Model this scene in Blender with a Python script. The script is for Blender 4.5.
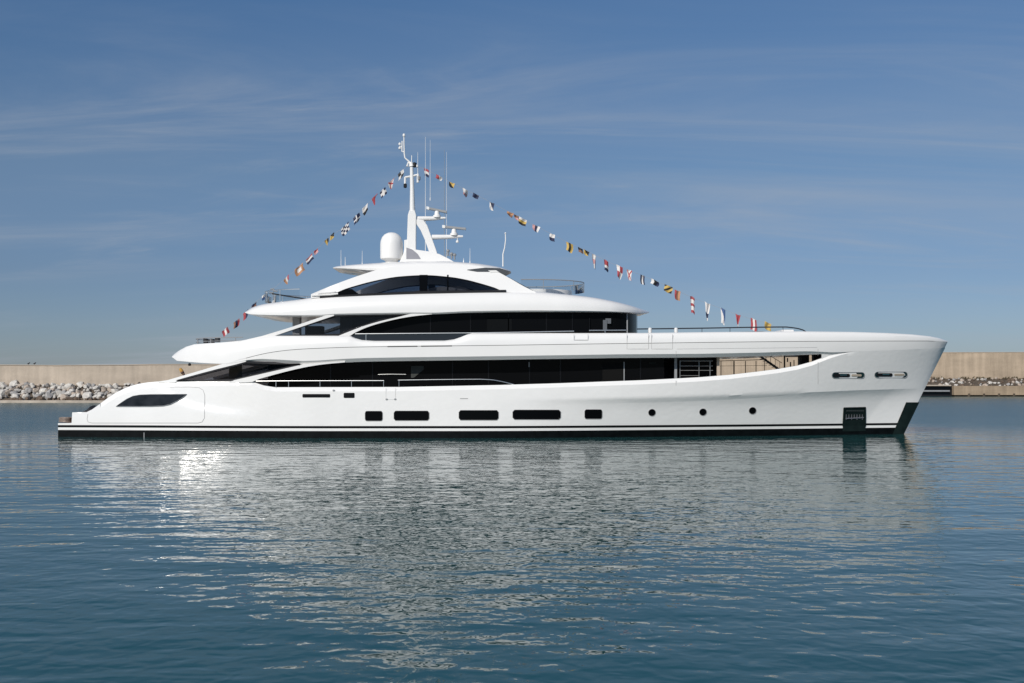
import bpy, bmesh, math, random
from mathutils import Vector, noise
R = math.radians
random.seed(7)
for o in list(bpy.data.objects): bpy.data.objects.remove(o)
scene = bpy.context.scene
C = scene.collection

# ------------------------------------------------------------------ camera, sky, sun, exposure
D, H, F = 71.43, 4.286, 1000.0          # metres to the yacht's near side, eye height, focal length in pixels
cam = bpy.data.cameras.new('camera'); cam.sensor_width = 36; cam.lens = 36 * F / 1024
cam.shift_y = (381 - 341.5) / 1024; cam.clip_start = .5; cam.clip_end = 20000
camo = bpy.data.objects.new('camera', cam); C.objects.link(camo)
camo.location = (0, -D, H); camo.rotation_euler = (R(90), 0, 0)
scene.camera = camo

SUN = Vector((-.42, -.73, .54)).normalized()
world = bpy.data.worlds.new('World'); scene.world = world; world.use_nodes = True
nt = world.node_tree; nt.nodes.clear(); N = nt.nodes.new; L = nt.links.new
sky = N('ShaderNodeTexSky'); sky.sky_type = 'NISHITA'; sky.sun_disc = False
sky.sun_elevation = math.asin(SUN.z); sky.sun_rotation = math.atan2(SUN.x, SUN.y)
sky.air_density = 1.0; sky.dust_density = .4; sky.ozone_density = 1.5
bg = N('ShaderNodeBackground'); bg.inputs['Strength'].default_value = .085
wo = N('ShaderNodeOutputWorld')
geo = N('ShaderNodeTexCoord')
sep = N('ShaderNodeSeparateXYZ'); L(geo.outputs['Generated'], sep.inputs[0])
def M(op, a, b=None, clamp=False):
    n = N('ShaderNodeMath'); n.operation = op; n.use_clamp = clamp
    for i, v in enumerate((a, b)):
        if v is None: continue
        if isinstance(v, (int, float)): n.inputs[i].default_value = v
        else: L(v, n.inputs[i])
    return n.outputs[0]
zc = M('ADD', M('MAXIMUM', sep.outputs['Z'], 0.0), .16)          # thin cirrus on a high layer, projected by elevation
cx = M('DIVIDE', sep.outputs['X'], zc); cy = M('DIVIDE', sep.outputs['Y'], zc)
cmb = N('ShaderNodeCombineXYZ'); L(cx, cmb.inputs[0]); L(cy, cmb.inputs[1])
def cirrus(loc, rot, scl, sc, det, rough, dist, lo, hi):
    mp = N('ShaderNodeMapping'); mp.inputs['Location'].default_value = loc; mp.inputs['Rotation'].default_value = (0, 0, R(rot)); mp.inputs['Scale'].default_value = scl
    L(cmb.outputs[0], mp.inputs[0])
    nz = N('ShaderNodeTexNoise'); nz.inputs['Scale'].default_value = sc; nz.inputs['Detail'].default_value = det
    nz.inputs['Roughness'].default_value = rough; nz.inputs['Distortion'].default_value = dist
    L(mp.outputs[0], nz.inputs['Vector'])
    mr = N('ShaderNodeMapRange'); mr.inputs['From Min'].default_value = lo; mr.inputs['From Max'].default_value = hi
    mr.interpolation_type = 'SMOOTHSTEP'
    L(nz.outputs['Fac'], mr.inputs['Value'])
    return mr.outputs['Result']
c1 = cirrus((5.3, 4.1, 0), -13, (.40, 1.4, 1), 1.15, 10, .60, 1.3, .45, .84)
c3 = cirrus((7.4, 2.2, 0), 38, (.34, 1.5, 1), 1.5, 10, .66, 1.5, .50, .82)
m1 = cirrus((1.3, 5.2, 0), -14, (.3, .8, 1), .6, 3, .5, .4, .36, .66)
m3 = cirrus((9.3, 1.2, 0), 20, (.5, .8, 1), .7, 3, .5, .4, .42, .66)
cl = M('ADD', M('MULTIPLY', c1, M('ADD', M('MULTIPLY', m1, .75), .12)), M('MULTIPLY', M('MULTIPLY', c3, m3), .6))
cl = M('ADD', cl, M('MULTIPLY', m1, .16))
def band(v, a, b):
    n = N('ShaderNodeMapRange'); n.interpolation_type = 'SMOOTHSTEP'; n.inputs['From Min'].default_value = a; n.inputs['From Max'].default_value = b
    L(v, n.inputs['Value']); return n.outputs['Result']
veil = M('MULTIPLY', M('MULTIPLY', band(sep.outputs['Z'], .08, .17), band(sep.outputs['Z'], .30, .19)), band(sep.outputs['X'], -.25, .35))
c4 = cirrus((2.2, 8.4, 0), 12, (.4, 1.5, 1), .8, 9, .6, 1.0, .30, .78)
cl = M('ADD', cl, M('MULTIPLY', M('MULTIPLY', veil, c4), .55))
cl = M('MULTIPLY', cl, .85, True)
hsv = N('ShaderNodeHueSaturation'); hsv.inputs['Saturation'].default_value = 1.0; L(sky.outputs[0], hsv.inputs['Color'])
mixc = N('ShaderNodeMixRGB'); L(cl, mixc.inputs['Fac']); 
tint = N('ShaderNodeMixRGB'); tint.blend_type = 'MULTIPLY'; tint.inputs['Fac'].default_value = 1; 
tr_ = N('ShaderNodeValToRGB'); e_ = tr_.color_ramp.elements
for p_, c_ in ((.0, (.43, .53, .80)), (.10, (.46, .54, .73)), (.20, (.50, .635, .78)), (.36, (.51, .73, .93))):
    q_ = e_.new(p_) if p_ not in (0.,) else e_[0]; q_.position = p_; q_.color = (*c_, 1)
e_[-1].color = (.51, .73, .93, 1)
L(sep.outputs['Z'], tr_.inputs[0]); L(tr_.outputs[0], tint.inputs['Color2'])
L(hsv.outputs[0], tint.inputs['Color1']); L(tint.outputs[0], mixc.inputs['Color1'])
mixc.inputs['Color2'].default_value = (4.2, 4.7, 5.5, 1)
L(mixc.outputs[0], bg.inputs['Color']); L(bg.outputs[0], wo.inputs['Surface'])

sl = bpy.data.lights.new('sun', 'SUN'); sl.energy = 4.1; sl.angle = R(.53); sl.color = (1, .945, .87)
so = bpy.data.objects.new('sun', sl); C.objects.link(so)
so.rotation_euler = SUN.to_track_quat('Z', 'Y').to_euler()
scene.view_settings.view_transform = 'Standard'; scene.view_settings.look = 'None'
scene.view_settings.exposure = 0; scene.view_settings.gamma = 1

# ------------------------------------------------------------------ materials
def mat(name, col, rough=.5, metal=0., coat=0., spec=.5, var=0., vscale=1.0, bump=0., bscale=20.):
    m = bpy.data.materials.new(name); m.use_nodes = True
    t = m.node_tree; b = t.nodes['Principled BSDF']
    b.inputs['Base Color'].default_value = (*col, 1); b.inputs['Roughness'].default_value = rough
    b.inputs['Metallic'].default_value = metal; b.inputs['Coat Weight'].default_value = coat
    b.inputs['Coat Roughness'].default_value = .04; b.inputs['Specular IOR Level'].default_value = spec
    tc = t.nodes.new('ShaderNodeTexCoord')
    if var:
        nz = t.nodes.new('ShaderNodeTexNoise'); nz.inputs['Scale'].default_value = vscale; nz.inputs['Detail'].default_value = 6
        t.links.new(tc.outputs['Object'], nz.inputs['Vector'])
        cr = t.nodes.new('ShaderNodeValToRGB'); cr.color_ramp.elements[0].position = .3; cr.color_ramp.elements[1].position = .7
        cr.color_ramp.elements[0].color = (*[max(0, c * (1 - var)) for c in col], 1)
        cr.color_ramp.elements[1].color = (*[min(1, c * (1 + var)) for c in col], 1)
        t.links.new(nz.outputs['Fac'], cr.inputs[0]); t.links.new(cr.outputs[0], b.inputs['Base Color'])
    if bump:
        n2 = t.nodes.new('ShaderNodeTexNoise'); n2.inputs['Scale'].default_value = bscale; n2.inputs['Detail'].default_value = 4
        t.links.new(tc.outputs['Object'], n2.inputs['Vector'])
        bp = t.nodes.new('ShaderNodeBump'); bp.inputs['Strength'].default_value = 1; bp.inputs['Distance'].default_value = bump
        t.links.new(n2.outputs['Fac'], bp.inputs['Height']); t.links.new(bp.outputs[0], b.inputs['Normal'])
    return m
WHITE = mat('white_gelcoat', (.745, .74, .725), .30, coat=.5, var=.012, vscale=.8, bump=.004, bscale=.9)
HULLW = mat('white_hull_paint', (.77, .765, .75), .25, coat=.7, var=.02, vscale=.5, bump=.013, bscale=3.0)
HULLW.node_tree.nodes['Principled BSDF'].inputs['Coat Roughness'].default_value = .15
BOOT = mat('black_boot_stripe', (.004, .0045, .005), .35, spec=.15)
ANTI = mat('black_antifouling', (.003, .004, .0045), .4, spec=.12, var=.5, vscale=2.5)
GUARD = mat('dark_green_stem_plate', (.007, .013, .012), .4, spec=.3, var=.3, vscale=2)
BLACKG = mat('black_glazing', (.003, .0033, .004), .08, spec=.06)
FRAME = mat('dark_frame', (.012, .012, .014), .4, spec=.3)
STEEL = mat('polished_steel', (.78, .78, .77), .30, metal=1)
DSTEEL = mat('dark_steel_rail', (.06, .065, .075), .3, metal=.6)
GREY = mat('grey_plastic', (.25, .26, .27), .5, var=.05)
SEAM = mat('panel_seam', (.30, .30, .30), .6)
GROOVE = mat('groove_seal', (.10, .10, .10), .6)
TEAK = mat('teak_deck', (.33, .22, .13), .6, var=.2, vscale=4)
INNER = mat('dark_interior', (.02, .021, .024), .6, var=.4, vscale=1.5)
CURT = mat('interior_panel', (.014, .015, .014), .7, spec=.05, var=.2)
ROPE = mat('brown_rope', (.24, .19, .16), .8, var=.4, vscale=8)
BCLOTH = mat('black_canvas', (.012, .013, .016), .7, var=.3, vscale=4)
OFFW = mat('off_white_dome', (.76, .755, .74), .4, var=.01)
WIRE = mat('pale_wire', (.32, .32, .33), .5)

def glass_mat(name, tint, gloss):
    m = bpy.data.materials.new(name); m.use_nodes = True; t = m.node_tree; t.nodes.clear()
    out = t.nodes.new('ShaderNodeOutputMaterial'); mx = t.nodes.new('ShaderNodeMixShader')
    tr = t.nodes.new('ShaderNodeBsdfTransparent'); tr.inputs[0].default_value = (*tint, 1)
    gl = t.nodes.new('ShaderNodeBsdfGlossy'); gl.inputs['Roughness'].default_value = .04; gl.inputs[0].default_value = (.9, .9, .9, 1)
    fr = t.nodes.new('ShaderNodeFresnel'); fr.inputs[0].default_value = gloss
    t.links.new(fr.outputs[0], mx.inputs[0]); t.links.new(tr.outputs[0], mx.inputs[1]); t.links.new(gl.outputs[0], mx.inputs[2])
    t.links.new(mx.outputs[0], out.inputs[0]); return m
TINT = glass_mat('tinted_glass', (.56, .58, .62), 1.3)
TINTD = glass_mat('dark_tinted_glass', (.38, .40, .45), 1.25)
CLEAR = glass_mat('clear_glass', (.86, .88, .89), 1.35)
FC = {k: mat('flag_' + k, v, .8) for k, v in dict(red=(.33, .05, .06), white=(.62, .60, .58), navy=(.018, .025, .065), black=(.014, .014, .016),
      yellow=(.48, .33, .09), orange=(.42, .22, .12), blue=(.05, .10, .22), brown=(.20, .10, .06), pink=(.55, .30, .30)).items()}

# ------------------------------------------------------------------ helpers
def tag(o, label=None, cat=None, group=None, kind=None):
    if label: o['label'] = label
    if cat: o['category'] = cat
    if group: o['group'] = group
    if kind: o['kind'] = kind
    return o
def empty(name, loc, label=None, cat=None, group=None):
    o = bpy.data.objects.new(name, None); C.objects.link(o); o.location = loc; o.empty_display_size = .5
    return tag(o, label, cat, group)
def wloc(o):
    v = Vector((0, 0, 0))
    while o: v = v + Vector(o.location); o = o.parent
    return v
class MB:
    def __init__(s): s.v = []; s.f = []; s.m = []
    def add(s, vs, fs, mi=0):
        b = len(s.v); s.v += [Vector(v) for v in vs]
        for f in fs: s.f.append([i + b for i in f]); s.m.append(mi)
    def box(s, a, b, mi=0):
        x0, y0, z0 = [min(p, q) for p, q in zip(a, b)]; x1, y1, z1 = [max(p, q) for p, q in zip(a, b)]
        s.add([(x0, y0, z0), (x1, y0, z0), (x1, y1, z0), (x0, y1, z0), (x0, y0, z1), (x1, y0, z1), (x1, y1, z1), (x0, y1, z1)],
              [(0, 3, 2, 1), (4, 5, 6, 7), (0, 1, 5, 4), (1, 2, 6, 5), (2, 3, 7, 6), (3, 0, 4, 7)], mi)
    def tube(s, pts, r, n=8, mi=0, closed=False):
        pts = [Vector(p) for p in pts]; k = len(pts)
        rr = r if isinstance(r, (list, tuple)) else [r] * k
        rings = []
        for i, p in enumerate(pts):
            a = pts[i - 1] if (i or closed) else pts[0]; b = pts[(i + 1) % k] if (i < k - 1 or closed) else pts[-1]
            d = (b - a); d = d.normalized() if d.length > 1e-9 else Vector((0, 0, 1))
            u = d.cross(Vector((0, 1, .013))); u = u.normalized() if u.length > 1e-3 else d.cross(Vector((1, 0, 0))).normalized()
            w = d.cross(u).normalized()
            rings.append([p + (u * math.cos(2 * math.pi * j / n) + w * math.sin(2 * math.pi * j / n)) * rr[i] for j in range(n)])
        vs = [v for q in rings for v in q]; fs = []
        for i in range(k if closed else k - 1):
            for j in range(n):
                i2 = (i + 1) % k
                fs.append((i * n + j, i * n + (j + 1) % n, i2 * n + (j + 1) % n, i2 * n + j))
        if not closed: fs += [tuple(range(n - 1, -1, -1)), tuple((k - 1) * n + j for j in range(n))]
        s.add(vs, fs, mi)
    def lathe(s, c, prof, n=28, mi=0):
        c = Vector(c); vs = []; fs = []
        for r, z in prof:
            for j in range(n): vs.append(c + Vector((r * math.cos(2 * math.pi * j / n), r * math.sin(2 * math.pi * j / n), z)))
        k = len(prof)
        for i in range(k - 1):
            for j in range(n): fs.append((i * n + j, i * n + (j + 1) % n, (i + 1) * n + (j + 1) % n, (i + 1) * n + j))
        fs += [tuple(range(n - 1, -1, -1)), tuple((k - 1) * n + j for j in range(n))]
        s.add(vs, fs, mi)
    def prism(s, front, back, mi=0):
        n = len(front)
        s.add(list(front) + list(back), [tuple(range(n)), tuple(range(2 * n - 1, n - 1, -1))] + [(i, (i + 1) % n, n + (i + 1) % n, n + i) for i in range(n)], mi)
    def build(s, name, mats, parent=None, loc=None, smooth=32, bevel=0, recalc=True):
        me = bpy.data.meshes.new(name)
        org = wloc(parent) if parent else Vector(loc or (0, 0, 0))
        me.from_pydata([v - org for v in s.v], [], s.f)
        for m in (mats if isinstance(mats, (list, tuple)) else [mats]): me.materials.append(m)
        for p, mi in zip(me.polygons, s.m): p.material_index = mi
        bm = bmesh.new(); bm.from_mesh(me)
        bmesh.ops.remove_doubles(bm, verts=bm.verts, dist=1e-4)
        if recalc: bmesh.ops.recalc_face_normals(bm, faces=bm.faces)
        if smooth:
            for f in bm.faces: f.smooth = True
        bm.to_mesh(me); bm.free()
        if smooth: me.set_sharp_from_angle(angle=R(smooth))
        o = bpy.data.objects.new(name, me); C.objects.link(o)
        if parent: o.parent = parent
        else: o.location = org
        if bevel:
            b = o.modifiers.new('bevel', 'BEVEL'); b.width = bevel; b.segments = 2; b.limit_method = 'ANGLE'; b.angle_limit = R(35)
        return o
def pch(pts):
    """monotone cubic curve through measured points"""
    xs = [p[0] for p in pts]; ys = [p[1] for p in pts]; n = len(xs)
    h = [xs[i + 1] - xs[i] for i in range(n - 1)]; d = [(ys[i + 1] - ys[i]) / h[i] for i in range(n - 1)]
    m = [d[0]] + [0 if d[i - 1] * d[i] <= 0 else 2 * d[i - 1] * d[i] / (d[i - 1] + d[i]) for i in range(1, n - 1)] + [d[-1]]
    def f(x):
        if x <= xs[0]: return ys[0]
        if x >= xs[-1]: return ys[-1]
        i = 0
        while x > xs[i + 1]: i += 1
        t = (x - xs[i]) / h[i]
        return ((1 + 2 * t) * (1 - t) ** 2 * ys[i] + t * (1 - t) ** 2 * h[i] * m[i] + t * t * (3 - 2 * t) * ys[i + 1] + t * t * (t - 1) * h[i] * m[i + 1])
    f.xs = xs
    return f
def lin(pts):
    def f(x):
        if x <= pts[0][0]: return pts[0][1]
        for (a, b), (c, d) in zip(pts, pts[1:]):
            if x <= c: return b + (d - b) * (x - a) / (c - a) if c > a else d
        return pts[-1][1]
    f.xs = [p[0] for p in pts]
    return f
def sstep(a, b, x):
    t = min(1, max(0, (x - a) / (b - a))); return t * t * (3 - 2 * t)
CY = 5.5                                     # the yacht's centreline
def P(px, py, Y):                            # measured photo position -> metres on the plane at depth Y
    k = (Y + D) / F
    return Vector(((px - 512) * k, Y, H + (381 - py) * k))
def mir(v): return Vector((v.x, 2 * CY - v.y, v.z))
def cols(x0, x1, step, *fs):
    s = {x0, x1}
    x = x0
    while x < x1: s.add(x); x += step
    for f in fs:
        for q in getattr(f, 'xs', []):
            if x0 < q < x1: s.add(q)
    out = []
    for q in sorted(s):
        if not out or q - out[-1] > .25: out.append(q)
    return out

# ------------------------------------------------------------------ hull form
BM = 5.5
def stemX(z): return 30.0 + (z - .02) * (33.54 - 30.0) / 7.34
XM = -4.0
SHZ = pch([(150, 3.9), (160, 3.5), (168, 3.15), (180, 2.76), (192, 2.5), (205, 2.33), (222, 2.16), (262, 1.95)])
def knZ(x):  return lin([(-6, 2.9), (3, 2.95), (10, 3.05), (18, 3.3), (26, 3.6), (33, 3.75)])(x)
def hb(x, z):
    zk = knZ(x)
    if z >= zk: n = 2.15 + .55 * min(1, max(0, (z - zk) / (7.0 - zk)))
    else: n = 2.15 - .68 * min(1, (zk - z) / 2.6) ** .85
    m = .84 if z < zk else .84 - .17 * min(1, (z - zk) / 3.)
    sx = stemX(z)
    b = BM
    if x > XM:
        t = min(1, (x - XM) / (sx - XM)); b = BM * max(0, 1 - t ** n) ** m
    b -= 1.6 * (1 - sstep(-35, -13, x))
    b -= .05 * (1 - sstep(-26, -18, x)) * max(0, z - 1.0) ** 1.6      # stern haunch leans in
    if z < zk: b -= (.05 * (zk - z) + .24 * (1 - math.exp((z - zk) / .42))) * sstep(-1, 11, x) * min(1, b / 1.2)
    if -27 < x < -17:                                                  # added stern-quarter shoulder, shaped to throw a sun glint onto the water
        px = 512 + x * 14; w = .09; d = z - SHZ(px); lc = lambda q: abs(q) + math.log1p(math.exp(-2 * abs(q))) - .6931
        b -= (.272 - .08 * (1 - sstep(-26, -18, x)) * max(0, SHZ(px) - 1) ** .6) * .5 * (w * (lc((d + .24) / w) - lc((d - .24) / w)) + .48) * sstep(146, 168, px) * (1 - sstep(212, 268, px))
    return max(.03, b)
def surf(px, py, inset=0.):
    Y = 0.
    for _ in range(6):
        p = P(px, py, Y); Y = CY - hb(p.x, p.z) + inset
    return P(px, py, min(Y, CY - .01))
def surfZ(px, z, inset=0.):
    Y = 0.
    for _ in range(6):
        x = (px - 512) * (Y + D) / F; Y = CY - hb(x, z) + inset
    return Vector(((px - 512) * (Y + D) / F, min(Y, CY - .01), z))
def pyz(z, Y): return 381 - (z - H) * F / (Y + D)
XK = 760.
def stempx(py): return 948.0 - (py - 341) * 46.6 / 96.0
def warp(px, py):
    if px <= XK: return px
    return XK + (px - XK) * (stempx(py) - XK) / (948.0 - XK)

YACHT = empty('motor_yacht', (0, CY, 0), 'long white three-deck motor yacht with black windows, moored broadside on the calm water', 'yacht')
def part(mb, name, mats, parent=None, **k): return mb.build(name, mats, parent or YACHT, **k)

sheer = lin([(58, 423.2), (71.6, 423), (72.2, 412.4), (86.5, 412.2), (92, 409.5), (100, 403.8), (108, 397.8), (116, 392.6), (124, 388.6), (131, 385.9), (138, 384), (146, 382.6), (156, 381.6), (168, 381), (234, 380.6), (252, 381),
             (257, 383.3), (264, 385.6), (275, 387.3), (400, 387), (500, 385), (560, 383.2), (600, 381.7), (640, 380.3), (670, 378.8), (700, 377.2), (730, 374.8), (755, 371.9), (780, 368.9), (800, 365.6), (815, 361.6), (822, 359), (831, 356.2), (842, 353.8), (858, 351.4), (905, 349.8), (948.0, 347.5)])
def zc_(x, r):                       # far-side bulwark modelled lower so the wall behind shows through the opening
    return r[-3].z - .8 * sstep(690, 740, x) * (1 - sstep(832, 858, x))
def build_hull():
    mb = MB(); xs = cols(58, 948.0, 2.5, sheer)
    rows = []
    for x in xs:
        shp = sheer(x)
        shp = shp if x < 880 else shp
        ring = []
        for z in (-.9, .05, .714, .90, 1.07): ring.append(surfZ(warp(x, pyz(z, 3 if x > 800 else 0)), z))
        lip = .22 * (1 - sstep(810, 862, x)) if x > 240 else .10 * sstep(72, 110, x)
        top0 = surf(warp(x, shp), shp)
        zt = top0.z
        zl = zt - max(.03, min(.28 * (1 - sstep(815, 862, x)) + .02, .4)) if x > 100 else zt - .03
        zl = max(zl, 1.09 + .3 * (zt - 1.07))
        zk = min(knZ(top0.x), 1.07 + .55 * (zl - 1.07))
        for _ in range(3): zk = min(knZ(surfZ(warp(x, pyz(zk, 3 if x > 800 else 0)), zk).x), 1.07 + .55 * (zl - 1.07))
        zs = [1.07 + (zk - 1.07) * q / 9 for q in range(1, 10)] + [zk + (zl - zk) * q / 10 for q in range(1, 11)]
        for z in zs: ring.append(surfZ(warp(x, pyz(z, 3 if x > 800 else 0)), z))
        w = surfZ(warp(x, shp), zt, lip); ring.append(w)
        inn = min(.25, .5 * (CY - w.y)); wi = Vector((w.x, w.y + inn, zt)); ring.append(wi)
        dz = zt - .02 if x < 130 else zt - max(.05, min(zt - 2.9, 1.) * (1 - sstep(640, 740, x)))
        ring.append(Vector((w.x, w.y + inn, dz)))
        rows.append(ring)
    caps = [zc_(x, r) for x, r in zip(xs, rows)]
    far = [[Vector((v.x, 2 * CY - v.y, min(v.z, k))) for v in r] for r, k in zip(rows, caps)]
    n = len(rows[0])
    for i in range(len(rows) - 1):
        for j in range(n - 1):
            mi = {1: 2, 0: 2, 2: 0, 3: 1}.get(j, 0)
            a, b, c, d = rows[i][j], rows[i + 1][j], rows[i + 1][j + 1], rows[i][j + 1]
            mb.add([a, b, c, d], [(0, 1, 2, 3)], mi)
            mb.add([far[i][j], far[i][j + 1], far[i + 1][j + 1], far[i + 1][j]], [(0, 1, 2, 3)], mi)
        a, b = rows[i][-1], rows[i + 1][-1]
        mb.add([a, b, far[i + 1][-1], far[i][-1]], [(0, 1, 2, 3)], 3)
        a, b = rows[i][0], rows[i + 1][0]
        mb.add([a, b, mir(b), mir(a)], [(0, 1, 2, 3)], 2)
    for r in (rows[0],):
        for j in range(n - 1):
            mb.add([r[j], r[j + 1], mir(r[j + 1]), mir(r[j])], [(0, 1, 2, 3)], {1: 2, 0: 2, 2: 0, 3: 1}.get(j, 0))
    o = part(mb, 'hull', [HULLW, BOOT, ANTI, TEAK], smooth=24)
    kp = {tuple(round(c, 3) for c in (p - Vector((0, CY, 0)))) for r in rows if r[13].x > -1 for p in (r[13], mir(r[13]))}
    for e in o.data.edges:                                             # the knuckle is a crisp line
        if all(tuple(round(c, 3) for c in o.data.vertices[i].co) in kp for i in e.vertices): e.use_edge_sharp = True
    return o
HULL = build_hull()

# ------------------------------------------------------------------ upper deck band, running into the bow
T_B = lin([(172, 356.4), (174, 354.2), (179, 350.6), (186, 346.8), (194, 344.4), (205, 343.5), (220, 342.6), (240, 340.8), (255, 338.2), (275, 335.8), (350, 335.8), (355, 338), (362, 340), (375, 340.8), (445, 340.5), (454, 339.3), (461, 337), (467, 334.6), (472, 333.4), (640, 333), (720, 332), (800, 331.4), (850, 331.9), (885, 333), (910, 334.4), (928, 336.3), (938, 338.1), (943, 339.6), (948.0, 341.2)])
L_B = lin([(172, 357.3), (177, 361), (200, 363), (225, 364.3), (240, 363.2), (247, 361.8), (275, 363), (303, 364.6), (320, 364), (330, 363.3), (345, 362.4), (365, 361.6), (400, 361), (500, 359.7), (620, 357.9), (700, 357.4), (760, 356.2), (800, 355), (832, 353.8), (858, 351.4), (905, 349.8), (948.0, 347.5)])
G_B = pch([(172, 357.2), (178, 361.2), (200, 363.2), (225, 363.6), (240, 359.8), (255, 355.8), (270, 352.6), (290, 350), (310, 348.7), (360, 347), (500, 345.3), (640, 343.3), (820, 341.3), (925, 341), (948.0, 342)])
def build_band():
    mb = MB(); rows = []
    hf = lin([(172, .62), (176, .72), (184, .84), (196, .93), (215, 1.), (999, 1.)])
    for x in cols(172, 948.0, 5, T_B, L_B):
        t, l = T_B(x), L_B(x); g = min(l - .25, max(G_B(x), t + .3))
        gh = .5 if 232 < x < 936 else .1
        gd = .07 * sstep(228, 245, x) * (1 - sstep(930, 944, x))
        ch = min(3.6 * (1 - sstep(800, 858, x)), .45 * (l - g)); ci = .24 * (1 - sstep(800, 858, x))
        top_in = .34
        spec = [(l, ci, 1), (l - ch, 0, 0), (l - ch - (l - ch - g) * .5, 0, 0), (g + gh * .5, 0, 0), (g + gh * .4, gd, 2), (g - gh * .4, gd, 2), (g - gh * .5, 0, 0)]
        gg = g - gh * .5
        for q, ins in ((.35, .02), (.7, .09), (.9, .2), (1., top_in)): spec.append((gg + (t - gg) * q, ins, 0))
        ring = []
        for py, ins, _ in spec:
            p = surf(warp(x, py), py)
            half = (CY - p.y) * hf(x)
            ins = min(ins, .6 * half)
            Y = CY - half + ins
            ring.append(P(warp(x, py), py, Y))
        w = ring[-1]; inn = min(.2, .4 * (CY - w.y)); ring.append(Vector((w.x, w.y + inn, w.z)))
        dz = .95 * sstep(262, 300, x) * (1 - sstep(780, 840, x))
        dz = max(.02, dz if x > 480 or x < 345 else dz * .45)
        ring.append(Vector((w.x, w.y + inn, w.z - dz)))
        rows.append(ring)
    n = len(rows[0])
    for i in range(len(rows) - 1):
        for j in range(n - 1):
            mi = 1 if j == 4 else 0
            a, b, c, d = rows[i][j], rows[i + 1][j], rows[i + 1][j + 1], rows[i][j + 1]
            mb.add([a, b, c, d], [(0, 1, 2, 3)], mi); mb.add([mir(a), mir(d), mir(c), mir(b)], [(0, 1, 2, 3)], mi)
        for j in (0, -1):
            a, b = rows[i][j], rows[i + 1][j]; mb.add([a, b, mir(b), mir(a)], [(0, 1, 2, 3)], 0)
    for r in (rows[0],):
        for j in range(n - 1): mb.add([r[j], r[j + 1], mir(r[j + 1]), mir(r[j])], [(0, 1, 2, 3)])
    return part(mb, 'upper_deck', [WHITE, GROOVE], smooth=24)
build_band()

# ------------------------------------------------------------------ closed lofted slabs for the tiers above
def slab(name, x0, x1, T, Lo, HB, prof, mats, step=5, crown=.12, parent=None):
    mb = MB(); rows = []
    for x in cols(x0, x1, step, T, Lo):
        t, l, h = T(x), Lo(x), HB(x); ring = []
        for q, ins in prof: ring.append(P(x, l + (t - l) * q, CY - max(.02, h - min(ins, .7 * h))))
        w = ring[-1]; ring.append(Vector((w.x, CY, w.z + crown * min(1, h / 2))))
        rows.append(ring)
    n = len(rows[0])
    for i in range(len(rows) - 1):
        for j in range(n - 1):
            a, b, c, d = rows[i][j], rows[i + 1][j], rows[i + 1][j + 1], rows[i][j + 1]
            mb.add([a, b, c, d], [(0, 1, 2, 3)]); mb.add([mir(a), mir(d), mir(c), mir(b)], [(0, 1, 2, 3)])
        a, b = rows[i][0], rows[i + 1][0]; mb.add([a, b, mir(b), mir(a)], [(0, 1, 2, 3)])
    for r in (rows[0], rows[-1]):
        for j in range(n - 1): mb.add([r[j], r[j + 1], mir(r[j + 1]), mir(r[j])], [(0, 1, 2, 3)])
    return part(mb, name, mats, parent, smooth=28)
T_C = pch([(245, 312), (247, 310.6), (252, 307.6), (262, 304.4), (280, 301.8), (300, 299.4), (313, 297.5), (325, 296.4), (420, 292.7), (505, 291.3), (533, 291.5), (560, 293.8), (590, 297), (612, 300.9), (630, 305.3), (642, 309.2), (649.3, 311.8)])
L_C = pch([(245, 312.8), (250, 314.6), (275, 316), (300, 316.4), (320, 316.2), (335, 315.2), (380, 314.4), (412, 314), (430, 314.2), (470, 312.6), (540, 311.8), (600, 312), (637, 313), (645, 313.3), (649.3, 312.6)])
H_C = pch([(245, 3.4), (250, 3.9), (262, 4.3), (285, 4.6), (350, 4.8), (560, 4.8), (590, 4.6), (612, 4.2), (630, 3.3), (640, 2.3), (646, 1.3), (649.3, .35)])
slab('bridge_deck_roof', 245, 649.3, T_C, L_C, H_C, [(0, .1), (.07, .0), (.3, .0), (.55, .06), (.78, .22), (.92, .45), (1, .8)], [WHITE])
T_H = pch([(333, 267.4), (336, 266.4), (345, 265.3), (370, 263.4), (400, 261.8), (440, 261.3), (470, 262.8), (490, 265.3), (505, 268.6), (511, 271)])
L_H = pch([(333, 268.4), (345, 269), (375, 271.5), (470, 271.5), (495, 272.2), (511, 271.8)])
H_H = pch([(333, 1.6), (338, 2.1), (350, 2.6), (370, 3.1), (400, 3.3), (470, 3.2), (492, 2.6), (505, 1.7), (511, .6)])
HT = slab('hardtop', 333, 511, T_H, L_H, H_H, [(0, .25), (.15, .02), (.4, .0), (.7, .12), (.9, .35), (1, .8)], [WHITE], crown=.1)

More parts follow.
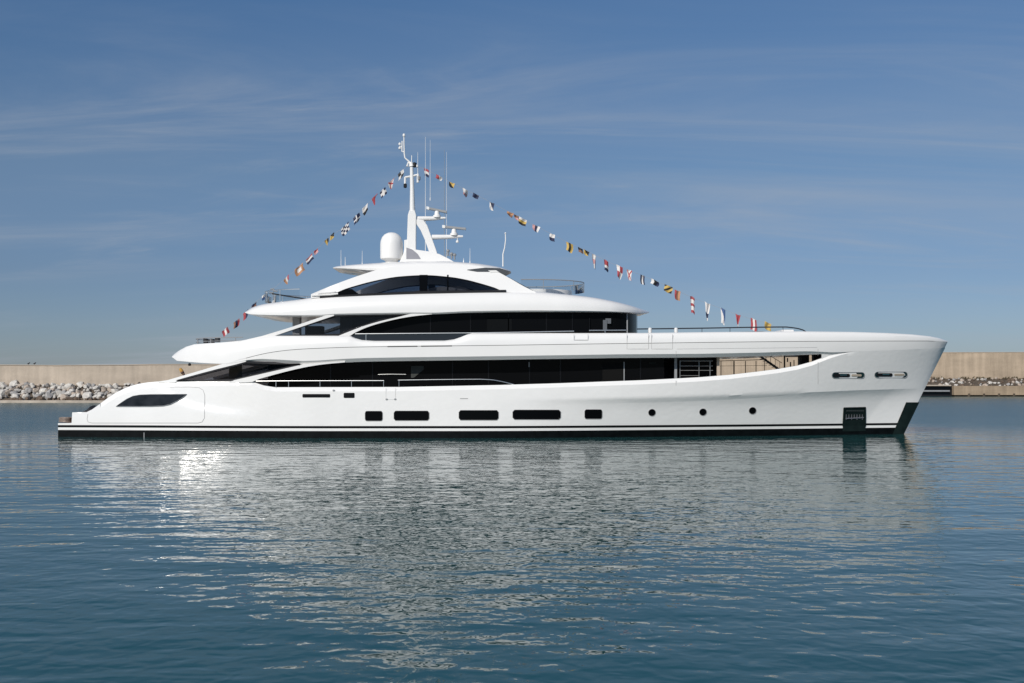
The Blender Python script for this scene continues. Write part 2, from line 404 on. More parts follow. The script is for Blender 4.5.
# dark glazed houses under the overhangs
def house(name, x0, x1, z0, z1, HB, mats, step=8):
    mb = MB(); rows = []
    for x in cols(x0, x1, step, HB):
        h = HB(x); Y = CY - h; X = (x - 512) * (Y + D) / F
        rows.append([Vector((X, Y, z0)), Vector((X, Y, z1))])
    for i in range(len(rows) - 1):
        (a, d), (b, c) = rows[i], rows[i + 1]
        mb.add([a, b, c, d], [(0, 1, 2, 3)]); mb.add([mir(a), mir(d), mir(c), mir(b)], [(0, 1, 2, 3)])
        mb.add([d, c, mir(c), mir(d)], [(0, 1, 2, 3)]); mb.add([a, b, mir(b), mir(a)], [(0, 1, 2, 3)])
    for a, d in (rows[0], rows[-1]): mb.add([a, d, mir(d), mir(a)], [(0, 1, 2, 3)])
    return part(mb, name, mats, smooth=30)
MAINH = house('main_saloon', 268, 717, 2.5, 6.25, lin([(268, 4.0), (664, 4.0), (672, 3.0), (717, 2.9)]), [BLACKG])
WHEEL = house('wheelhouse', 352, 637.5, 6.6, 9.32, pch([(352, 4.05), (560, 4.05), (600, 3.85), (615, 3.6), (627, 2.95), (633.5, 1.8), (636.5, .9), (637.5, .1)]), [BLACKG], step=4)

# ------------------------------------------------------------------ side wings (white struts framing the glass) and glass panels
def strip(name, xs, hi, lo, Yf, th, mats, parent=None, both=True):
    obs = []
    for side in ((0, 1) if both else (0,)):
        fr, bk = [], []
        for x in xs: 
            a = P(x, hi(x), Yf(x, hi(x))); b = P(x, lo(x), Yf(x, lo(x)))
            fr.append((a, b)); bk.append((a + Vector((0, th, 0)), b + Vector((0, th, 0))))
        mb = MB()
        for i in range(len(xs) - 1):
            q = [fr[i][0], fr[i + 1][0], fr[i + 1][1], fr[i][1]]; r = [bk[i][0], bk[i + 1][0], bk[i + 1][1], bk[i][1]]
            if side: q = [mir(v) for v in q]; r = [mir(v) for v in r]
            mb.add(q + r, [(0, 1, 2, 3), (7, 6, 5, 4), (0, 4, 5, 1), (3, 2, 6, 7)] + ([(0, 3, 7, 4)] if i == 0 else []) + ([(1, 5, 6, 2)] if i == len(xs) - 2 else []))
        obs.append(part(mb, name, mats, parent, smooth=30))
    return obs
def sideY(ins): return lambda x, y: CY - hb((x - 512) / 14., H + (381 - y) / 14.) + ins
hi1 = lin([(158, 381.6), (168, 380), (200, 370.6), (222, 364.0), (246, 357)]); lo1 = lin([(158, 382.5), (175, 382.5), (175.2, 381.2), (246, 361.6), (250, 361.4)])
strip('side_wing', cols(158, 246, 4, hi1, lo1), hi1, lo1, sideY(.05), .22, [WHITE])
hi2 = lin([(228, 382.4), (234, 380.2), (303, 364.4), (345, 361.2)]); lo2 = pch([(228, 383), (252, 382), (258, 379.3), (268, 376.4), (280, 373.1), (295, 369.4), (310, 366.3), (325, 364.1), (345, 362.3)])
strip('side_wing', cols(228, 345, 4, hi2, lo2), hi2, lo2, sideY(.055), .22, [WHITE])
Yu = lambda ins: (lambda x, y: .75 + ins)
hi3 = lin([(238, 341.6), (262, 336), (290, 327.5), (320, 317.3), (334, 312.6)]); lo3 = lin([(238, 343), (274.6, 343), (275, 335.7), (334, 315.7), (336, 315.2)])
strip('side_wing', cols(238, 334, 4, hi3, lo3), hi3, lo3, Yu(.02), .22, [WHITE])
hi4 = pch([(334, 338), (340, 335.2), (350, 331.2), (362, 326.6), (380, 321.2), (398, 317), (412, 313.8), (432, 312.5)]); lo4 = pch([(334, 342), (347, 341), (350, 336), (358, 331.2), (370, 326.2), (385, 321.8), (400, 318.4), (415, 316), (432, 314.2)])
strip('side_wing', cols(334, 432, 4, hi4, lo4), hi4, lo4, Yu(.025), .22, [WHITE])
# sun deck arch
Ya = lambda ins: (lambda x, y: 1.25 + ins + max(0, 292 - y) * .035)
hiA = pch([(311, 294.2), (325, 288.3), (340, 282.4), (352, 278), (365, 273.6), (378, 269.6), (390, 267.2), (420, 265), (455, 264.6), (478, 266), (492, 269.4), (510, 278.4), (524, 286.4), (536, 292.2)])
loA = pch([(311, 298.5), (326, 296.6), (335, 293.2), (345, 289), (358, 285), (370, 281.8), (385, 278.6), (400, 276.4), (425, 275.1), (450, 276.9), (466, 279.6), (480, 283.2), (494, 287.4), (507, 292.2), (536, 293.2)])
strip('roof_arch', cols(311, 536, 4, hiA, loA), hiA, loA, Ya(0), .25, [WHITE])
base = lin([(300, 298), (325, 296.9), (420, 293.2), (510, 292)])
def glass_strip(name, x0, x1, hi, lo, Yf, m): return strip(name, cols(x0, x1, 6, hi, lo), hi, lo, Yf, .03, [m])
glass_strip('sun_deck_window', 316, 506, lin([(x, loA(x) - 1.2) for x in range(316, 510, 5)]), lin([(316, 299), (506, 293.5)]), Ya(.12), TINT)
for k_ in (0, 1):
    mb = MB(); q_ = [P(x, loA(x) + .3, Ya(.14)(x, loA(x))) for x in range(322, 505, 4)]; q_ = [mir(v) for v in q_] if k_ else q_; mb.tube(q_, .07, 6); part(mb, 'window_frame', [FRAME])
    mb = MB(); q_ = [P(320, 297.4, 1.3), P(420, 292.6, 1.3), P(506, 291.4, 1.3)]; q_ = [mir(v) for v in q_] if k_ else q_; mb.tube(q_, .12, 6); part(mb, 'window_frame', [FRAME])
    mb = MB(); q_ = [P(x, y, 1.33) for x, y in ((316, 299), (330, 295.2), (345, 289.4), (352, 289), (360, 294.8), (362, 298))]; q_ = [mir(v) for v in q_] if k_ else q_; mb.prism(q_, [v + Vector((0, .02, 0)) for v in q_]); part(mb, 'window_corner', [BLACKG], smooth=0)
def box_px(mb, x0, x1, y0, y1, Y, dy, mi=0):
    a, b = P(x0, y0, Y), P(x1, y1, Y); mb.box(a, Vector((b.x, Y + dy, b.z)), mi)
for side in (0, 1):
    for (a, b) in ((419.5, 427.5), (447, 448.5)):
        mb = MB(); p, q = P(a, 274.5, 1.25 + .5), P(b, 293.5, 1.25 + .2)
        v = [P(a, 274.8, 1.8), P(b, 274.8, 1.8), P(b, 293.5, 1.42), P(a, 293.5, 1.42)]
        if side: v = [mir(u) for u in v]
        mb.prism(v, [u + Vector((0, .1, 0)) for u in v]); part(mb, 'window_mullion', [BLACKG], smooth=0)
# aft triangles
def poly(name, pts, Y, th, m, parent=None, both=True, frame=0):
    for side in ((0, 1) if both else (0,)):
        mb = MB(); v = [P(x, y, Y(x, y) if callable(Y) else Y) for x, y in pts]; b = [u + Vector((0, th, 0)) for u in v]
        if side: v = [mir(u) for u in v]; b = [mir(u) for u in b]
        mb.prism(v, b); o = part(mb, name, [m], parent, smooth=0)
        if frame:
            fb = MB(); fb.tube(v, frame, 6, closed=True); part(fb, 'frame', [FRAME], o)
    return o
poly('side_window', [(177, 380.6), (246.5, 362.6), (275, 363.4), (300, 364.8), (233, 380.2)], sideY(.14), .03, TINTD, frame=.10)
poly('side_window', [(276, 335.4), (336, 315.8), (408, 314.4), (380, 320.6), (352, 330), (339, 335.2)], .95, .03, TINT, frame=.10)
poly('bulwark_glass', [(349, 335.8), (356, 339.2), (364, 341.6), (376, 342.2), (446, 342), (458, 339.5), (466, 335.6), (471, 333.6), (362, 334.2)], .42, .03, mat('bulwark_glass', (.012, .016, .022), .08, spec=.5))
# posts and dark blocks of the aft decks, seen through the glass
for x0, x1 in ((229, 239.5),):
    mb = MB(); a, b = P(x0, 362, 2.2), P(x1, 384, 2.2); mb.box(a, Vector((b.x, 2.9, b.z))); part(mb, 'aft_bulkhead', [INNER], smooth=0)
mb = MB(); a, b = P(292.5, 315, 2.6), P(299.5, 337, 2.6); mb.box(a, Vector((b.x, 3.3, b.z))); part(mb, 'roof_pillar', [mat('pillar_paint', (.42, .40, .38), .5, var=.05)], smooth=0)
mb = MB(); a, b = P(305, 326, 3.), P(322, 338, 3.); mb.box(a, Vector((b.x, 4., b.z))); part(mb, 'deck_bar', [INNER], smooth=0)
mb = MB(); a, b = P(340, 312, 1.9), P(356, 340, 1.9); mb.box(a, Vector((b.x, 9.1, b.z))); part(mb, 'aft_bulkhead', [INNER], smooth=0)
mb = MB(); a, b = P(330, 286, 3.), P(352, 297.5, 3.); mb.box(Vector((a.x, 3, a.z - .5)), Vector((b.x, 8., b.z))); part(mb, 'deck_bar', [INNER], smooth=0)
mb = MB(); cb_ = [P(x, y, 2.8) for x, y in ((384, 297), (440, 286.5), (462, 286.5), (488, 297))]; mb.prism(cb_, [v + Vector((0, 5, 0)) for v in cb_]); part(mb, 'sun_deck_cabin', [mat('cabin_paint', (.30, .28, .26), .5, var=.1)], smooth=0)

# saloon and wheelhouse joinery: mullions, doors, blinds, pale patches coloured as sky
def inlay(x0, x1, y0, y1, Y, m, name, parent, dy=.03):
    mb = MB(); a, b = P(x0, y0, Y - dy), P(x1, y1, Y - dy); mb.box(a, Vector((b.x, Y + .02, b.z))); return part(mb, name, [m], parent, smooth=0)
DMULL = mat('black_mullion', (.005, .005, .006), .3, spec=.2); YS = CY - 4.0
for x in (330, 372, 452, 488, 529, 560, 640): inlay(x, x + 1, 359, 390, YS, DMULL, 'window_mullion', MAINH)
mb = MB(); q_ = [P(x, y, YS - .03) for x, y in ((411, 366), (423.6, 366), (423.6, 369.4), (414, 377.6), (411, 378))]; mb.prism(q_, [v + Vector((0, .05, 0)) for v in q_]); part(mb, 'blind_or_sky_patch', [mat('grey_blind', (.055, .058, .055), .8, spec=.05)], MAINH, smooth=0)
inlay(602.5, 623, 363, 383, YS, mat('door_panel', (.007, .007, .007), .6, spec=.05), 'saloon_door', MAINH)
inlay(649, 656, 362, 364, YS, CURT, 'blind_or_sky_patch', MAINH)
inlay(623.6, 624.6, 362, 383, YS, GREY, 'door_frame', MAINH)
inlay(528.6, 529.6, 362, 367, YS - .04, GREY, 'wall_light', MAINH)
YW = CY - 4.05
for x in (430, 470, 508, 546, 572): inlay(x, x + .9, 312, 334, YW, DMULL, 'window_mullion', WHEEL)
inlay(487, 512, 318, 331, YW, mat('wheelhouse_blind', (.004, .005, .006), .6, spec=.05), 'blind_or_sky_patch', WHEEL)
PALESKY = mat('pale_sky_patch', (.11, .12, .135), .8, spec=.05)  # pale patches coloured as bright sky seen through the far windows
inlay(603, 607, 320, 330, YW + .14, PALESKY, 'blind_or_sky_patch', WHEEL); inlay(605.5, 611, 318.4, 323.6, YW + .19, PALESKY, 'blind_or_sky_patch', WHEEL)
inlay(589, 589.7, 318, 331, YW, DMULL, 'door_frame', WHEEL)
mb = MB(); y = CY - 2.96; a, b = P(626.6, 312, y - .05), P(627.8, 334, y - .05); mb.box(a, Vector((b.x, y + .03, b.z))); part(mb, 'corner_post', [GREY], WHEEL, smooth=0)

# foredeck opening: dark end wall detail, side rail, posts, stairs
mb = MB(); a, b = P(700, 357, 1.2), P(717, 379, 1.2)
Yd = 1.75
mb = MB()
for y in (361, 366, 370.4, 375.6): mb.tube([P(680, y, Yd), P(713 if y < 372 else 699, y, Yd)], .022, 6)
for x in (680, 699, 710): mb.tube([P(x, 360.6, Yd), P(x, 380, Yd)], .028, 6)
part(mb, 'boarding_rail', [mat('rail_grey_steel', (.35, .35, .34), .35, metal=.7)])
for x0, x1 in ((674.5, 677), (717, 719.6)):
    mb = MB(); a, b = P(x0, 357, 1.75), P(x1, 379, 1.75); mb.box(a, Vector((b.x, 1.9, b.z))); part(mb, 'deck_post', [GREY if x0 < 700 else mat('tan_post', (.42, .35, .28), .6)], smooth=0)
DPOST = mat('brown_post', (.10, .07, .05), .6)
for x, w in ((721, .9), (734, 1.5), (745.5, .9), (756, .9), (764.5, .7)):
    mb = MB(); mb.tube([P(x, 361, 9.4), P(x, 380, 9.4)], w * .035, 6); part(mb, 'rail_post', [DPOST])
mb = MB(); mb.tube([P(719, 361, 9.45), P(767, 359.5, 9.45)], .025, 6); mb.tube([P(719, 366, 9.45), P(767, 365.5, 9.45)], .014, 6); part(mb, 'deck_rail', [DPOST])
mb = MB()
for y in (3.2, 4.1):
    mb.prism([P(759.5, 357, y), P(763, 357, y), P(781, 369.4, y), P(777, 369.4, y)], [P(759.5, 357, y) + Vector((0, .06, 0)), P(763, 357, y) + Vector((0, .06, 0)), P(781, 369.4, y) + Vector((0, .06, 0)), P(777, 369.4, y) + Vector((0, .06, 0))])
for k in range(6):
    p = P(762.5 + k * 3, 358.6 + k * 2.05, 3.24); mb.box(p, p + Vector((.26, .86, -.04)))
mb.tube([P(764, 352, 3.2), P(782, 363, 3.2)], .02, 6)
for k in range(4): mb.tube([P(766 + k * 4.6, 361.6 + k * 2.6, 3.2), P(766 + k * 4.6, 353.6 + k * 2.6, 3.2)], .018, 6)
part(mb, 'stairs', [FRAME], smooth=0)
mb = MB()
for x, y0, y1, w in ((784.5, 355, 370, 1.0), (790.5, 362, 369, .8), (794, 360, 368, .6), (787.5, 358, 362, .8)): mb.tube([P(x, y0, 5.), P(x, y1, 5.)], w * .06, 6)
part(mb, 'deck_winch', [INNER])
for x0, x1 in ((786, 799), (817, 834)):
    mb = MB(); mb.box(P(x0, 354.2, 6), P(x1, 357, 6) + Vector((0, .4, 0))); part(mb, 'deck_beam', [WHITE], smooth=0)
mb = MB(); mb.box(P(800.5, 353, 5), P(809.5, 367, 5) + Vector((0, .8, 0))); part(mb, 'anchor_winch', [INNER], smooth=0, bevel=.08)
mb = MB(); mb.box(P(814.5, 353, 5), P(820.5, 362, 5) + Vector((0, .8, 0))); part(mb, 'anchor_winch', [INNER], smooth=0, bevel=.08)

# ------------------------------------------------------------------ details on the hull side
def patch(name, pts, front, back, mats, parent=HULL, frame=None):
    mb = MB(); mb.prism([surf(x, y, -front) for x, y in pts], [surf(x, y, back) for x, y in pts]); o = part(mb, name, mats, parent, smooth=0)
    if frame:
        fb = MB(); fb.tube([surf(x, y, -front) for x, y in pts], frame[0], 6, closed=True); part(fb, name.split('_')[-1] + '_frame' if 0 else 'frame', [frame[1]], o)
    return o
def rrect(x0, x1, y0, y1, r=1.6, sk=0):
    pts = []
    for cx, cy, a0 in ((x1 - r, y0 + r, -90), (x1 - r, y1 - r, 0), (x0 + r, y1 - r, 90), (x0 + r, y0 + r, 180)):
        for k in range(5):
            a = R(a0 + k * 22.5); px = cx + r * math.cos(a); py = cy + r * math.sin(a)
            pts.append((px, py + sk * (px - x0)))
    return pts
for x0, x1, y0, y1 in ((365, 382.6, 411, 421), (393.8, 429.2, 410.8, 420.6), (458.8, 498.6, 410.2, 420.2), (512.6, 560.8, 409.8, 419.6), (584.6, 602.2, 409.4, 419)):
    mb = MB(); r = 2.0; n = 24; fr = []; bk = []
    for k in range(n + 1):
        x = x0 + (x1 - x0) * k / n
        if k in (0, n): cut = r
        else:
            e = min(x - x0, x1 - x); cut = r - math.sqrt(max(0, r * r - (r - e) ** 2)) if e < r else 0
        fr.append([surf(x, y, -.02) for y in (y0 + cut, y0 + (y1 - y0) * .5, y1 - cut)]); bk.append([surf(x, y, .06) for y in (y0 + cut, y1 - cut)])
    for k in range(n):
        for j in (0, 1): mb.add([fr[k][j], fr[k + 1][j], fr[k + 1][j + 1], fr[k][j + 1]], [(0, 1, 2, 3)])
        mb.add([fr[k][0], fr[k + 1][0], bk[k + 1][0], bk[k][0]], [(0, 1, 2, 3)]); mb.add([fr[k][2], fr[k + 1][2], bk[k + 1][1], bk[k][1]], [(0, 1, 2, 3)])
    o = part(mb, 'hull_window', [BLACKG], HULL, smooth=30)
    fb = MB(); fb.tube([f[0] for f in fr] + [f[2] for f in fr[::-1]], .014, 6, closed=True); part(fb, 'frame', [SEAM], o)
for x, y in ((652, 412.6), (703, 412.1), (752.6, 410.7)):
    patch('porthole', [(x + 3.7 * math.cos(R(a)), y + 3.6 * math.sin(R(a))) for a in range(0, 360, 18)], .012, .05, [BLACKG], frame=(.016, SEAM))
patch('hull_vent', rrect(302.4, 330.2, 394, 397.6, 1), .012, .05, [BOOT])
patch('hull_vent', rrect(343.6, 354.6, 392.8, 398, 1), .012, .05, [BOOT])
eye_pts = [(116, 406.4), (121.5, 402.4), (127, 398.8), (133, 396), (140, 394.8), (150, 394.4), (168, 394.3), (186.5, 394.2), (183, 397.2), (177, 401), (170, 404.4), (163, 405.9), (150, 406.4), (135, 406.5)]
EYE = patch('stern_window', eye_pts, .05, .05, [mat('stern_glass', (.014, .015, .017), .12, spec=.35, var=.8, vscale=1.2)], frame=(.02, GREY))
def seam(name, pts, r=.013, m=SEAM, close=False, ins=-.004):
    mb = MB(); q = []
    for (a, b), (c, d) in zip(pts, pts[1:]):
        n = max(1, int(math.hypot(c - a, d - b) / 5))
        q += [surf(a + (c - a) * k / n, b + (d - b) * k / n, ins) for k in range(n)]
    q.append(surf(*pts[-1], ins)); mb.tube(q, r, 5); return part(mb, name, [m], HULL)
seam('garage_door_seam', [(88, 414), (87, 419), (88, 422), (92, 423), (198, 423), (202, 422), (204.5, 418), (204.8, 395), (203, 390), (199, 387.6), (190, 387), (170, 387)], .016)
for x0, x1, y1 in ((627, 648.6, 349), (651.6, 672.6, 349), (574, 588, 340)):
    seam('gate_seam', [(x0, 334.2), (x0, y1), (x1, y1), (x1, 334.2)], .014, ins=.0)
seam('door_seam', [(386, 388), (386, 399.6), (395.5, 399.6), (395.5, 388)], .008)
seam('hull_joint', [(676, 351), (676, 357)], .014); seam('hull_joint', [(676, 380.5), (676, 385.6)], .014)
seam('hull_joint', [(818, 349), (818, 355)], .014); seam('hull_joint', [(818, 362), (818, 384)], .014)
seam('hull_joint', [(677, 349), (750, 348.2), (817, 347.4)], .008)
for x0, x1 in ((387.6, 417.4), (421, 452)): seam('deck_slot', [(x0, G_B(x0)), (x1, G_B(x1))], .05, GROOVE, ins=.02)
for x, y in ((386.6, 399.3), (395.2, 399.2), (333.6, 390.4)): patch('hull_fitting', rrect(x - 1.1, x + 1.1, y - .8, y + .8, .6), .03, .03, [GREY])
patch('hull_fitting', rrect(460, 468, 398.2, 399, .3), .01, .03, [SEAM])
patch('draught_mark', rrect(143.6, 144.4, 432.5, 440, .3), .008, .03, [GREY])
for k in range(0): patch('draught_mark', rrect(92 + k * 9.2 + (k % 3), 95.6 + k * 9.2 + (k % 3) * 1.6, 438.9, 439.6, .3), .006, .03, [GREY])
for x0, x1, y0, y1 in ((832, 864.6, 372.3, 378.4), (874.6, 907.4, 371.8, 377.8)):
    o = patch('fairlead', rrect(x0, x1, y0, y1, 2.9), .008, .06, [mat('fairlead_plate', (.35, .34, .32), .22, metal=1, var=.5, vscale=2.)], frame=(.026, GREY))
    patch('roller', rrect(x0 + 2, x0 + 18, y0 + 1.4, y1 - 1.2, 1.6), .03, .02, [FRAME], o)
    patch('roller', rrect(x0 + 8, x0 + 15, y0 + 2, y0 + 3.2, .5), .05, .02, [STEEL], o)
    patch('wallview', rrect(x1 - 13, x1 - 3, y0 + 2, y1 - 2, .8), .03, .02, [mat('wall_view_tan', (.45, .38, .3), .4)], o)  # tan patch coloured as the far wall seen through the opening
patch('bulwark_panel', [(821.5, 354.0), (836, 353), (858, 351.2), (842, 354.4), (832, 357), (821.5, 360.4)], -.14, .30, [WHITE])
# anchor pocket with its anchor, and the stem plate
def zpatch(name, pts, front, back, mats, parent=HULL):
    mb = MB(); mb.prism([surf(x, y, -front) for x, y in pts], [surf(x, y, back) for x, y in pts]); return part(mb, name, mats, parent, smooth=0)
POCK = MB()
xs = (842.6, 850, 857, 865.6)
for i in range(3):
    for j, (ya, yb) in enumerate(((407.4, 414), (414, 420), (420, 426), (426, 431.5))):
        a, b = xs[i], xs[i + 1]; k0 = lambda x, y: (x + (1.4 - (y - 407) * .06 if x < 845 else 0), y - (x - 843) * .02)
        q = [k0(a, ya), k0(b, ya), k0(b, yb), k0(a, yb)]
        POCK.prism([surf(x, y, -.03) for x, y in q], [surf(x, y, .05) for x, y in q])
POCK = part(POCK, 'anchor_pocket', [GUARD], HULL, smooth=0)
mb = MB(); mb.tube([surf(844, 408, -.05), surf(865.4, 407.4, -.05), surf(865.4, 426, -.05)], .05, 6); mb.tube([surf(844, 408, -.05), surf(843, 426, -.05)], .05, 6); part(mb, 'rim', [GUARD], POCK)
mb = MB()
for k in range(7):
    x = 846.2 + k * 2.7; mb.tube([surf(x, 414.6, -.06), surf(x, 419.6 - (k % 2), -.07)], .035, 6)
mb.tube([surf(845.6, 418.6, -.06), surf(863.6, 417.6, -.06)], .045, 6); part(mb, 'anchor', [mat('galvanised_anchor', (.35, .34, .37), .4, metal=.8)], POCK)
mb = MB(); mb.tube([surf(846.4 + k * .5, 411, -.04) for k in range(35)], [.03 + .025 * (k % 4 in (1, 2)) for k in range(35)], 6)
part(mb, 'anchor_chain', [mat('chain_dark', (.05, .06, .06), .5, metal=.5)], POCK)
mb = MB()
for sgn in (0, 1):
    prev = None
    for k in range(15):
        py = 402.3 + k * 2.55; sx = stempx(py); wdt = 12.5 - k * .16
        row = []
        for q in (1., .75, .5, .25, .0):
            p = surf(sx - wdt * q, py); p = Vector((p.x + .012, p.y - .035, p.z)); row.append(p)
        row[-1] = Vector((max(surf(sx, py).x, stemX(row[-1].z)) + .07, CY, row[-1].z)); row[-2].x = min(row[-2].x + .03, row[-1].x)
        if sgn: row = [mir(p) for p in row]
        if prev:
            for a in range(4): mb.add([prev[a], prev[a + 1], row[a + 1], row[a]], [(0, 1, 2, 3)])
        prev = row
part(mb, 'stem_plate', [GUARD], HULL, smooth=40)

# ------------------------------------------------------------------ rails
def rail(name, pts, r, m, posts=(), Y=.35, pr=None, parent=None):
    mb = MB(); f = pch(pts) if all(b[0] > a[0] for a, b in zip(pts, pts[1:])) else None
    if f:
        xs = cols(pts[0][0], pts[-1][0], 8, f); q = [P(x, f(x), Y) for x in xs]
    else: q = [P(x, y, Y) for x, y in pts]
    mb.tube(q, r, 8)
    for x, y1 in posts: mb.tube([P(x, f(x), Y), P(x, y1, Y)], pr or r * .7, 6)
    return part(mb, name, [m], parent)
rail('side_rail', [(256, 381.2), (300, 380.9), (384, 380.7)], .036, STEEL, [(276, 388), (288.6, 388), (320, 388), (351.5, 388), (383.6, 388)], Y=.32)
rail('side_rail', [(398, 380.2), (440, 379.6), (480, 379.3), (492, 379.9), (503, 381.8), (512, 384.0), (518, 386)], .03, STEEL, [(399, 388)], Y=.32)
rail('side_rail', [(355, 334), (400, 333.6), (470, 333), (574, 331.2)], .04, STEEL, [(366, 341)], Y=.40)
rail('side_rail', [(589, 330.4), (605, 330.3), (626, 330.2)], .036, STEEL, [(605, 335)], Y=.45)
rail('side_rail', [(378, 374.6), (390, 374.2), (406, 374.4)], .025, STEEL, Y=1.35)
# upper foredeck rail
mb = MB()
fr_ = pch([(637, 329), (700, 328.2), (760, 327.2), (785, 327.0), (796, 328.2), (803, 330), (806, 332)])
mb.tube([surf(x, fr_(x), .75) for x in cols(637, 806, 6, fr_)], .045, 6)
for x in (649.6, 676, 702, 730, 757, 783): mb.tube([surf(x, fr_(x), .75), surf(x, 335, .75)], .02, 6)
part(mb, 'foredeck_rail', [DSTEEL])
mb = MB(); mb.box(P(782, 329.6, 4.2), P(794, 333, 4.2) + Vector((0, 2, 0))); part(mb, 'sun_pad', [WHITE], smooth=0, bevel=.05)
for x in (650, 676):
    mb = MB(); mb.lathe(surf(x, 333, .7), [(.12, 0), (.14, .1), (.14, .3), (.08, .38), (.01, .4)], 12); part(mb, 'deck_light', [WHITE])
# far side rail of the foredeck
mb = MB(); mb.tube([mir(surf(x, fr_(x), .75)) for x in cols(637, 806, 6, fr_)], .04, 6); part(mb, 'foredeck_rail', [DSTEEL])
# sun deck: forward lookout rail with its glass screen and coaming
def loop(cx, rx, ry, z, a0, a1, n=26): return [Vector((cx + rx * math.cos(R(a0 + (a1 - a0) * k / n)), CY + ry * math.sin(R(a0 + (a1 - a0) * k / n)), z)) for k in range(n + 1)]
z1 = P(0, 281.4, 4).z; cx = P(530, 0, CY).x; rx = P(584, 0, CY).x - cx
pts = loop(cx, rx, 3.0, z1, -100, 100)
mb = MB(); mb.tube(pts, .035, 6)
for k in (3, 8, 13, 18, 23): mb.tube([pts[k], pts[k] - Vector((0, 0, .75))], .022, 6)
part(mb, 'lookout_rail', [GREY])
mb = MB()
for a, b in zip(pts, pts[1:]): mb.add([a, b, b - Vector((0, 0, .7)), a - Vector((0, 0, .7))], [(0, 1, 2, 3)])
part(mb, 'lookout_screen', [CLEAR])
mb = MB(); cz = P(0, 289.6, 4).z; mb.add([], []); q = loop(cx, rx - .9, 2.3, cz, -100, 100); mb.prism(q, [v - Vector((0, 0, .9)) for v in q]); part(mb, 'coaming', [WHITE], smooth=30)
mb = MB(); mb.prism([P(505, 277, 2.2), P(508, 277, 2.2), P(533, 290.5, 2.2), P(530, 290.5, 2.2)], [mir(P(505, 277, 2.2)), mir(P(508, 277, 2.2)), mir(P(533, 290.5, 2.2)), mir(P(530, 290.5, 2.2))]); part(mb, 'windscreen', [TINT], smooth=0)
# dark panel added to stand for the cut between visor and arch
poly('hardtop_cut_panel', [(467, 269.6), (485, 267.6), (500, 268.2), (510.5, 271.4), (506, 274.6), (494, 274.4), (480, 272.6)], 1.95, .05, mat('cut_panel_grey', (.12, .12, .12), .25, metal=.6), HT)
poly('hardtop_lamp', [(488, 270.4), (496, 270.2), (499, 272), (491, 272.4)], 1.91, .03, OFFW, HT)
# aft sun deck rail with glass
z2 = P(0, 291.2, 4).z; cx = P(318, 0, CY).x; rx = cx - P(266, 0, CY).x
pts = loop(cx, rx, 3.4, z2, 100, 260)
mb = MB(); mb.tube(pts, .03, 6)
for k in (2, 7, 12, 17, 22): mb.tube([pts[k], pts[k] - Vector((0, 0, .8))], .022, 6)
part(mb, 'aft_rail', [STEEL])
mb = MB()
for a, b in zip(pts, pts[1:]): mb.add([a, b, b - Vector((0, 0, .75)), a - Vector((0, 0, .75))], [(0, 1, 2, 3)])
part(mb, 'rail_glass', [CLEAR])
mb = MB(); mb.tube([P(272, 293.6, 3), P(290, 296.6, 3), P(306, 299, 3)], .05, 6); part(mb, 'awning_pole', [FRAME])
mb = MB()
for x, y in ((272, 289), (275, 291), (271, 292.5)): mb.tube([P(x - 1.5, y, 5), P(x + 2.5, y + .6, 5)], .05, 6)
mb.tube([P(273, 288, 5), P(273.5, 300, 5)], .03, 6); part(mb, 'flag_staff', [GREY])
mb = MB(); mb.tube([P(312, 295.4, 1.2), P(330, 294.6, 1.2), P(338, 293.6, 1.2)], .07, 6); mb.tube([P(318, 293.5, 1.15), P(336, 291.5, 1.15)], .05, 6); part(mb, 'rolled_cushion', [OFFW])
# upper aft deck rail
z3 = P(0, 337.5, 2).z; cx = P(262, 0, CY).x; rx = cx - P(198, 0, CY).x
pts = loop(cx, rx, 3.9, z3, 95, 265)
mb = MB(); mb.tube(pts, .035, 6); mb.tube([p - Vector((0, 0, .25)) for p in pts], .02, 6)
for k in (1, 5, 9, 13, 17, 21, 25): mb.tube([pts[k], pts[k] - Vector((0, 0, .6))], .03, 6)
part(mb, 'aft_rail', [GREY])
for x, y in ((205, 339.5), (211, 339.8), (216.6, 338.6)):
  mb = MB(); mb.box(P(x - 2, y - 1, 3), P(x + 2, y + 3.4, 3) + Vector((0, .5, 0)))
  part(mb, 'deck_seat', [INNER], smooth=0, bevel=.04)
mb = MB(); mb.lathe(P(189.6, 365.6, 2) + Vector((0, 0, -.02)), [(.05, 0), (.11, .03), (.11, .14), (.05, .2)], 10); part(mb, 'deck_light', [FRAME])
# swim platform bits: stern steps
mb = MB()
for k in range(3): mb.box(Vector((P(72 + k * 5, 0, 1).x, 2.0, .9)), Vector((P(90, 0, 1).x, 9, 1.35 + k * .27)))
part(mb, 'stern_steps', [WHITE], smooth=0)

# ------------------------------------------------------------------ mast, domes, radars, aerials
def c(px, py, y=CY): return P(px, py, y)
mb = MB(); k = 13.
prof = [(.40, -.15), (.5, .05), (.55, .12), (.84, .22), (.87, .35), (.87, 1.35), (.84, 1.6), (.74, 1.88), (.55, 2.1), (.3, 2.23), (.02, 2.27)]
mb.lathe(c(391.6, 262), prof, 36); part(mb, 'satellite_dome', [OFFW], smooth=30)
def slabY(pts, hw, name, m, parent=None, bevel=.04, y=CY):
    mb = MB(); mb.prism([P(px, py, y) + Vector((0, -hw, 0)) for px, py in pts], [P(px, py, y) + Vector((0, hw, 0)) for px, py in pts]); return part(mb, name, [m], parent, smooth=0, bevel=bevel)
MAST = slabY([(407.4, 262), (407.4, 240), (408.2, 216), (409.6, 211), (415.2, 211), (416.6, 216), (416.2, 240), (416.4, 262)], .33, 'mast_tower', WHITE)
